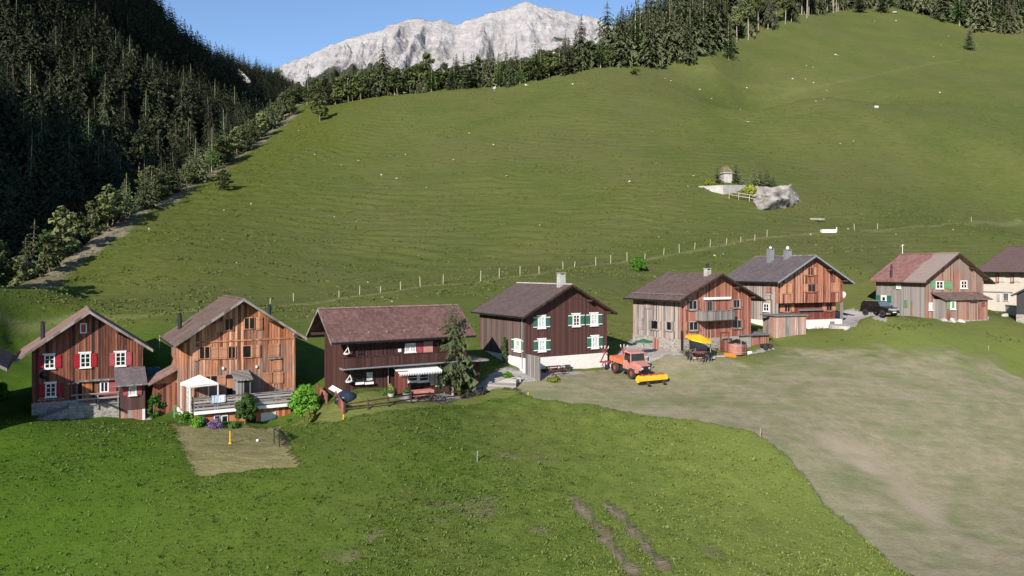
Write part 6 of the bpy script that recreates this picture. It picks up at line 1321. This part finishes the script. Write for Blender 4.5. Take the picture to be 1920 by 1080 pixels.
q = MB(); q.lathe((0, 0, 1.06), [(.97, 0), (.95, .08), (.2, .42), (0, .45)], 20); q.build('lid', 'black', o); q = MB(); q.tube((.1, -1.08, 0), (.1, -1.08, 1.5), .05); q.build('stove_pipe', 'zinc', o)
g = gp(1368, 669); o = thing('crate', 'bright orange flat crate in front of the hot tub', 'crate', tuple(g), R(-8)); q = MB(); q.box(-.6, .6, -.35, .35, .0, .08); q.box(-.6, .6, -.35, -.3, .08, .36); q.box(-.6, .6, .3, .35, .08, .36); q.box(-.6, -.55, -.3, .3, .08, .36); q.box(.55, .6, -.3, .3, .08, .36); q.build('body', plain('vivid_orange', (.75, .16, .02), .5), o)
g = gp(1346, 668); o = thing('paving_slab', 'pale grey plank lying beside the orange crate', 'board', tuple(g), R(10)); q = MB(); q.box(-.7, .7, -.2, .2, 0, .08); q.build('board', 'concrete', o)
g = gp(1359, 662); o = thing('outdoor_shower', 'red brown wooden changing booth frame left of the hot tub', 'booth', tuple(g), h.a)
for x in (-.6, .6): q = MB(); q.box(x - .05, x + .05, -.05, .05, -.1, 2.0); q.build('post', 'oxblood', o)
q = MB(); q.box(-.7, .7, -.06, .06, 2.0, 2.12); q.build('crossbeam', 'oxblood', o); q = MB(); q.box(-.54, .54, -.03, .03, .05, 1.25); q.build('panel', 'w5', o)
a = gz(ground(1397, 652)); b = gz(ground(1442, 643)); o = thing('shed', 'low wooden shed with flat grey roof behind the hot tub', 'shed', tuple(a), math.atan2(b.y - a.y, b.x - a.x)); L = (b - a).xy.length
q = MB(); q.box(0, L, 0, 2.6, -.6, 1.15); q.build('wall', 'w5', o); q = MB(); q.hexa([(-1.5, -.4, 1.35), (L + .15, -.25, 1.153), (L + .15, 2.9, 1.4), (-1.5, 2.9, 1.6)], [(-1.5, -.4, 1.45), (L + .15, -.25, 1.25), (L + .15, 2.9, 1.5), (-1.5, 2.9, 1.7)]); q.build('roof', 'bitumen', o)
q = MB(); q.box(-1.4, -1.3, -.3, -.2, -.6, 1.34); q.build('post', 'w5l', o); q = MB(); q.box(-.05, L, -.06, -.003, -.6, -.0); q.build('base', 'plaster', o)
g = gp(1436, 654); o = thing('hand_cart', 'small cart with two dark wheels beside the low shed', 'cart', tuple(g), R(30)); q = MB(); q.box(-.6, .6, -.3, .3, .35, .6); q.build('box', 'metal_dark', o)
for x in (-.45, .45): q = MB(); q.lathe((x, -.36, .3), [(0, -.05), (.3, -.05), (.3, .05), (0, .05)], 16, 'y'); q.build('wheel', 'tyre', o)
vs, fs = rock_mesh(61, 2, .3, .7); o = MB().add(vs, fs).build('cement_sack', 'plaster'); o.location = gp(1405, 664); o.scale = (.42, .35, .5); tag(o, 'white sack standing right of the hot tub', 'sack')
# -- sixth house
h = G[6]; a0 = h.hit(1454, 605, off=-3.2)[0]; a = h.world(h.hit(1483, 605, off=-2.9)[0], -2.9, 0); a = gz(a)
o = thing('shed', 'low flat roofed shed of grey and red boards in front of the scorched house', 'shed', tuple(a), h.a - R(6)); zt = P3(0, 590.5, a.y).z - a.z
q = MB(); q.box(-2.1, 2.1, 0, 2.4, -.8, zt - .12); q.build('wall', planks('mixed_shed_boards', [(.16, .14, .13), (.30, .26, .24), (.36, .17, .12), (.46, .34, .28)], .25, streak=.9), o); q = MB(); q.box(-2.3, 2.3, -.25, 2.8, zt - .118, zt); q.build('roof', 'bitumen', o)
g = gp(1532, 616); o = thing('garden_table', 'long pinkish table against the white foundation of the scorched house', 'table', tuple(g), h.a); q = MB(); q.box(-1.2, 1.2, -.35, .35, .72, .78); q.build('table_top', 'red_faded', o)
for x in (-1, 1): q = MB(); q.box(x - .04, x + .04, -.3, .3, 0, .719); q.build('leg', 'beam', o)
for i, px in enumerate((1524, 1532, 1540)): rock(gp(px, 618) + Vector((0, 0, .15)), .25, 'white stone under the long pinkish table', 'white stones under the table')
g = gp(1586, 611); q = MB(); q.lathe((0, 0, 0), [(0, .12), (1.9, .12), (1.95, -.6)], 26); o = q.build('stone_apron', 'concrete'); o.location = g; tag(o, 'round pale paved apron at the right corner of the scorched house', 'paving')
# -- seventh house
g = gp(1825, 600); o = thing('barrel', 'red brown barrel standing before the lean-to', 'barrel', tuple(g)); q = MB(); q.lathe((0, 0, 0), [(.3, 0), (.4, .45), (.36, .9), (.3, .9), (.3, .85), (0, .85)], 16); q.build('staves', 'oxblood', o); q = MB(); q.lathe((0, 0, .3), [(.38, 0), (.41, 0), (.41, .06), (.38, .06)], 16); q.build('hoop', 'zinc', o)
for i, (px, py, s, lb) in enumerate([(1770, 603, .45, 'pale flat stone at the left foot of the lean-to'), (1785, 604, .5, 'long pale stone below the lean-to wall'), (1800, 604, .4, 'pale stone between the flat ones before the lean-to'), (1838, 599, .3, 'grey stone right of the red brown barrel'), (1848, 598, .35, 'darker stone at the right corner of the lean-to'), (1885, 594, .4, 'flat stone in the grass before the cream house')]): rock(gp(px, py) + Vector((0, 0, .05)), s, lb)
a, b = gp(1885, 587), gp(1912, 596); o = thing('garden_wall', 'short whitish garden wall between cream house and dark barn', 'wall', tuple(a), math.atan2(b.y - a.y, b.x - a.x)); q = MB(); q.box(0, (b - a).length + 1, 0, .35, -.6, 1.1); q.build('masonry', 'plaster', o); q = MB(); q.box(-.05, (b - a).length + 1.05, -.05, .4, 1.103, 1.2); q.build('coping', 'concrete', o)
# ---------------------------------------------------------------- vehicles
def wheel(x, y, r, w_, parent, rimm, name='wheel', rr=.55):
    s = 1 if y > 0 else -1; q = MB(); q.lathe((x, y, r), [(r * rr, -w_ / 2), (r * .93, -w_ / 2), (r, -w_ * .3), (r, w_ * .3), (r * .93, w_ / 2), (r * rr, w_ / 2)], 24, 'y'); o = q.build(name, 'tyre', parent)
    q = MB(); q.lathe((x, y, r), [(0, -w_ * .3), (r * .3, -w_ * .34), (r * rr * 1.02, -w_ * .2), (r * rr * 1.02, w_ * .2), (r * .3, w_ * .34), (0, w_ * .3)], 20, 'y'); q.build('rim', rimm, o); return o
def skin(secs, n, half_w):   # loft of half profiles
    pass
PF = gp(1184, 711); th = R(-61); cx_, sx_ = math.cos(th), math.sin(th); PB = PF - Vector((1.35 * cx_ + .85 * sx_, 1.35 * sx_ - .85 * cx_, 0)); PB = gz(PB)
fr = gz(PB + Vector((cx_, sx_, 0)) * 2); pit = math.atan2(PB.z - fr.z, 2.0)
tk = thing('utility_truck', 'faded orange farm truck with yellow front mower and red hay tedder', 'truck', tuple(PB + Vector((0, 0, .02))), 0, rot=(0, pit, th))
for x in (-1.3, 1.35):
    for y in (-.85, .85): wheel(x, y, .52, .36, tk, 'machine_red')
q = MB(); q.box(-2.1, 2.3, -.35, .35, .62, .86); q.bar((-1.3, -.8, .52), (-1.3, .8, .52), .14); q.bar((1.35, -.8, .52), (1.35, .8, .52), .14); q.box(-.5, .5, -.85, -.36, .45, .9); q.build('chassis', 'metal_dark', tk)
q = MB(); q.box(-2.2, -.05, -.95, .95, 1.08, 1.16); q.box(-2.2, -.05, -.97, -.92, 1.161, 1.55); q.box(-2.2, -.05, .92, .97, 1.161, 1.55); q.box(-2.22, -2.17, -.92, .92, 1.161, 1.55); q.box(-.09, -.04, -.92, .92, 1.161, 1.6); q.build('cargo_bed', 'orange', tk)
# cab: lower body, hood and fenders
q = MB(); q.hexa([(0, -.93, .78), (1.15, -.93, .78), (1.15, .93, .78), (0, .93, .78)], [(0, -.93, 1.62), (1.15, -.9, 1.62), (1.15, .9, 1.62), (0, .93, 1.62)])
q.hexa([(1.152, -.62, .95), (2.35, -.55, .95), (2.35, .55, .95), (1.152, .62, .95)], [(1.152, -.68, 1.66), (2.3, -.55, 1.46), (2.3, .55, 1.46), (1.152, .68, 1.66)]); q.build('body', 'orange_pale', tk)
for s in (-1, 1):
    q = MB(); y0, y1 = (.63, .98) if s > 0 else (-.98, -.63); q.hexa([(.8, y0, 1.12), (2.0, y0, .98), (2.0, y1, .98), (.8, y1, 1.12)], [(.8, y0, 1.2), (1.9, y0, 1.2), (1.9, y1, 1.2), (.8, y1, 1.2)]); q.hexa([(1.9, y0, .8), (2.15, y0, .7), (2.15, y1, .7), (1.9, y1, .8)], [(1.9, y0, 1.2), (2.1, y0, 1.1), (2.1, y1, 1.1), (1.9, y1, 1.2)]); q.build('fender', 'orange_pale', tk)
    q = MB(); q.box(.12, .85, s * .94 - .012, s * .94 + .012, .85, 1.58); q.build('door', 'orange_pale', tk)
    q = MB(); q.lathe((2.36, s * .42, 1.18), [(0, .05), (.1, .04), (.12, 0)], 14, 'x'); q.build('headlight', 'curtain', tk)
    q = MB(); q.bar((1.05, s * .95, 1.7), (1.2, s * 1.2, 1.75), .03); q.box(1.16, 1.2, s * 1.2 - .08, s * 1.2 + .08, 1.6, 1.95); q.build('mirror', 'black', tk)
q = MB()
for (x, y, x2) in ((.04, -.9, .06), (.04, .9, .06), (1.12, -.88, .95), (1.12, .88, .95)): q.bar((x, y, 1.62), (x2, y * .93, 2.38), .08)
q.build('cab_pillar', 'orange_pale', tk)
q = MB(); q.hexa([(-.05, -.9, 2.38), (1.08, -.88, 2.36), (1.08, .88, 2.36), (-.05, .9, 2.38)], [(0, -.82, 2.5), (.98, -.8, 2.47), (.98, .8, 2.47), (0, .82, 2.5)]); q.build('cab_roof', 'orange_pale', tk)
q = MB(); q.hexa([(1.08, -.84, 1.63), (1.11, -.84, 1.63), (1.11, .84, 1.63), (1.08, .84, 1.63)], [(.93, -.8, 2.37), (.96, -.8, 2.37), (.96, .8, 2.37), (.93, .8, 2.37)]); q.build('windscreen', 'glass', tk)
for s in (-1, 1): q = MB(); q.hexa([(.1, s * .89 - .01, 1.63), (1.04, s * .88 - .01, 1.63), (1.04, s * .88 + .01, 1.63), (.1, s * .89 + .01, 1.63)], [(.1, s * .84 - .01, 2.37), (.9, s * .83 - .01, 2.37), (.9, s * .83 + .01, 2.37), (.1, s * .84 + .01, 2.37)]); q.build('side_window', 'glass', tk)
q = MB(); q.box(2.352, 2.38, -.5, .5, .98, 1.4); q.box(2.3, 2.5, -.8, .8, .68, .85); q.build('grille', 'metal_dark', tk)
# front mower
mw = MB(); mw.hexa([(3.0, -1.6, .35), (3.75, -1.6, .35), (3.75, 1.6, .35), (3.0, 1.6, .35)], [(3.1, -1.55, .78), (3.6, -1.55, .78), (3.6, 1.55, .78), (3.1, 1.55, .78)]); m_ = mw.build('front_mower', 'yellow', tk)
q = MB(); q.box(3.3, 3.36, -1.5, 1.5, .783, .84); 
for y in (-1.1, -.3, .4, 1.2): q.box(3.12, 3.58, y - .06, y + .06, .785, .87)
q.build('mower_frame', 'machine_red', m_)
for s in (-1, 1): q = MB(); q.lathe((3.35, s * 1.64, .45), [(0, -.06), (.32, -.06), (.32, .06), (0, .06)], 18, 'y'); q.build('end_disc', 'yellow', m_); q = MB(); q.lathe((4.0, s * .95, .16), [(0, -.07), (.17, -.07), (.17, .07), (0, .07)], 14, 'y'); q.bar((3.7, s * .95, .4), (4.0, s * .95, .18), .05); q.build('support_wheel', 'tyre', m_)
q = MB()
for s in (-1, 1): q.bar((2.4, s * .35, .7), (3.05, s * .45, .7), .09)
q.bar((2.4, 0, 1.0), (3.1, 0, .8), .07); q.build('linkage', 'metal_dark', m_)
# rear hay tedder, arms folded up
td = MB(); td.bar((-2.25, -.5, .8), (-2.9, 0, .75), .1); td.bar((-2.25, .5, .8), (-2.9, 0, .75), .1); td.bar((-2.9, -1.6, .75), (-2.9, 1.6, .75), .14); td.bar((-2.9, -1.5, .8), (-2.75, -1.2, 1.65), .1); td.bar((-2.9, 1.5, .8), (-2.75, 1.2, 1.65), .1); t_ = td.build('hay_tedder', 'machine_red', tk)
for x, y, z in ((-3.0, -.75, .75), (-3.0, .75, .75), (-2.75, -1.2, 1.75), (-2.75, 1.2, 1.75)):
    q = MB(); q.tube((x, y, z - .08), (x, y, z + .08), .16, n=12)
    for k in range(6): a = k * 1.047 + x; up = z > 1; q.bar((x, y, z), (x + .6 * math.cos(a) * (.6 if up else 1), y + .6 * math.sin(a) * (.6 if up else 1), z + (.45 if up else -.12)), .035)
    r_ = q.build('rotor', 'machine_red', t_)
    q = MB()
    for k in range(6):
        a = k * 1.047 + x; up = z > 1; e = Vector((x + .6 * math.cos(a) * (.6 if up else 1), y + .6 * math.sin(a) * (.6 if up else 1), z + (.45 if up else -.12))); q.bar(e, e + Vector((.06 * math.cos(a), .06 * math.sin(a), .2 if up else -.35)), .05)
    q.build('tine', 'white', t_)
for y in (-.75, .75): q = MB(); q.lathe((-3.15, y, .2), [(0, -.07), (.2, -.07), (.2, .07), (0, .07)], 14, 'y'); q.bar((-3.15, y, .2), (-3.0, y, .7), .05); q.build('tedder_wheel', 'tyre', t_)
# black car
g = gp(1656, 597); th = R(-70); c_, s_ = math.cos(th), math.sin(th); CB = g - Vector((1.3 * c_ + .78 * s_, 1.3 * s_ - .78 * c_, 0)); CB = gz(CB)
MAT['carblack'] = plain('glossy_black_paint', (.008, .008, .010), .18, .1, 2, .6); MAT['alloy'] = plain('bright_alloy', (.6, .6, .62), .3, .05, 4, .6, .6)
cr = thing('off_road_car', 'black boxy off road car parked by the grey side wall of the pinkish board house', 'car', tuple(CB), th)
prof = [(-2.05, .45), (-2.1, .75), (-2.05, 1.15), (-1.9, 1.62), (-1.75, 1.74), (.25, 1.76), (.45, 1.70), (1.0, 1.14), (1.95, 1.02), (2.08, .85), (2.1, .45)]
q = MB(); n = len(prof); vs = []
for k, (w_, sh) in enumerate([(-.86, 0), (-.9, 1), (.9, 1), (.86, 0)]): pass
def cw(z): return .90 if z < 1.1 else .90 - (z - 1.1) * .22
L_ = [(x, -cw(z), z) for x, z in prof]; R_ = [(x, cw(z), z) for x, z in prof]; vs = L_ + R_; fs = [tuple(range(n)), tuple(range(2 * n - 1, n - 1, -1))] + [(i, n + i, n + (i + 1) % n, (i + 1) % n) for i in range(n)]
q.add(vs, fs); bd = q.build('body', 'carblack', cr); bv = bd.modifiers.new('b', 'BEVEL'); bv.width = .05; bv.segments = 2
for x in (-1.3, 1.3):
    for y in (-.8, .8): wheel(x, y, .36, .24, cr, 'alloy', rr=.62)
    for y in (-.905, .905):
        q = MB(); q.lathe((x, y, .40), [(0, -.01), (.44, -.01), (.44, .01), (0, .01)], 20, 'y'); q.build('wheel_arch', 'black', cr)
for s in (-1, 1):
    for x0, x1, xt0, xt1 in ((-1.75, -.95, -1.65, -.95), (-.85, -.05, -.85, -.05), (.02, .78, .02, .38)):
        q = MB(); y = s * .905; yt = s * (cw(1.62) + .008); q.add([(x0, y, 1.16), (x1, y, 1.16), (xt1, yt, 1.60), (xt0, yt, 1.60)], [(0, 1, 2, 3)] if s < 0 else [(3, 2, 1, 0)]); o = q.build('side_window', 'glass', cr); so_ = o.modifiers.new('s', 'SOLIDIFY'); so_.thickness = .01
    q = MB(); q.box(2.06, 2.13, s * .62 - .14, s * .62 + .14, .78, .96); q.build('headlight', 'alloy', cr); q = MB(); q.box(.75, .9, s * 1.0 - .1, s * 1.0 + .1, 1.12, 1.28); q.build('mirror', 'black', cr)
    q = MB(); q.box(-1.5, .1, s * .62 - .02, s * .62 + .02, 1.79, 1.82); q.build('roof_rail', 'alloy', cr)
q = MB(); q.hexa([(.53, -.76, 1.66), (1.0, -.86, 1.155), (1.0, .86, 1.155), (.53, .76, 1.66)], [(.56, -.75, 1.69), (1.03, -.85, 1.18), (1.03, .85, 1.18), (.56, .75, 1.69)]); q.build('windscreen', plain('sky_lit_glass', (.10, .13, .14), .1, .1, 2, .8), cr)
q = MB(); q.box(2.08, 2.12, -.42, .42, .72, .94); q.build('grille', 'alloy', cr); q = MB(); q.box(2.05, 2.2, -.85, .85, .42, .62); q.box(-2.2, -2.05, -.85, .85, .42, .62); q.build('bumper', 'black', cr); q = MB(); q.box(2.202, 2.215, -.26, .26, .48, .58); q.build('number_plate', 'white', cr)
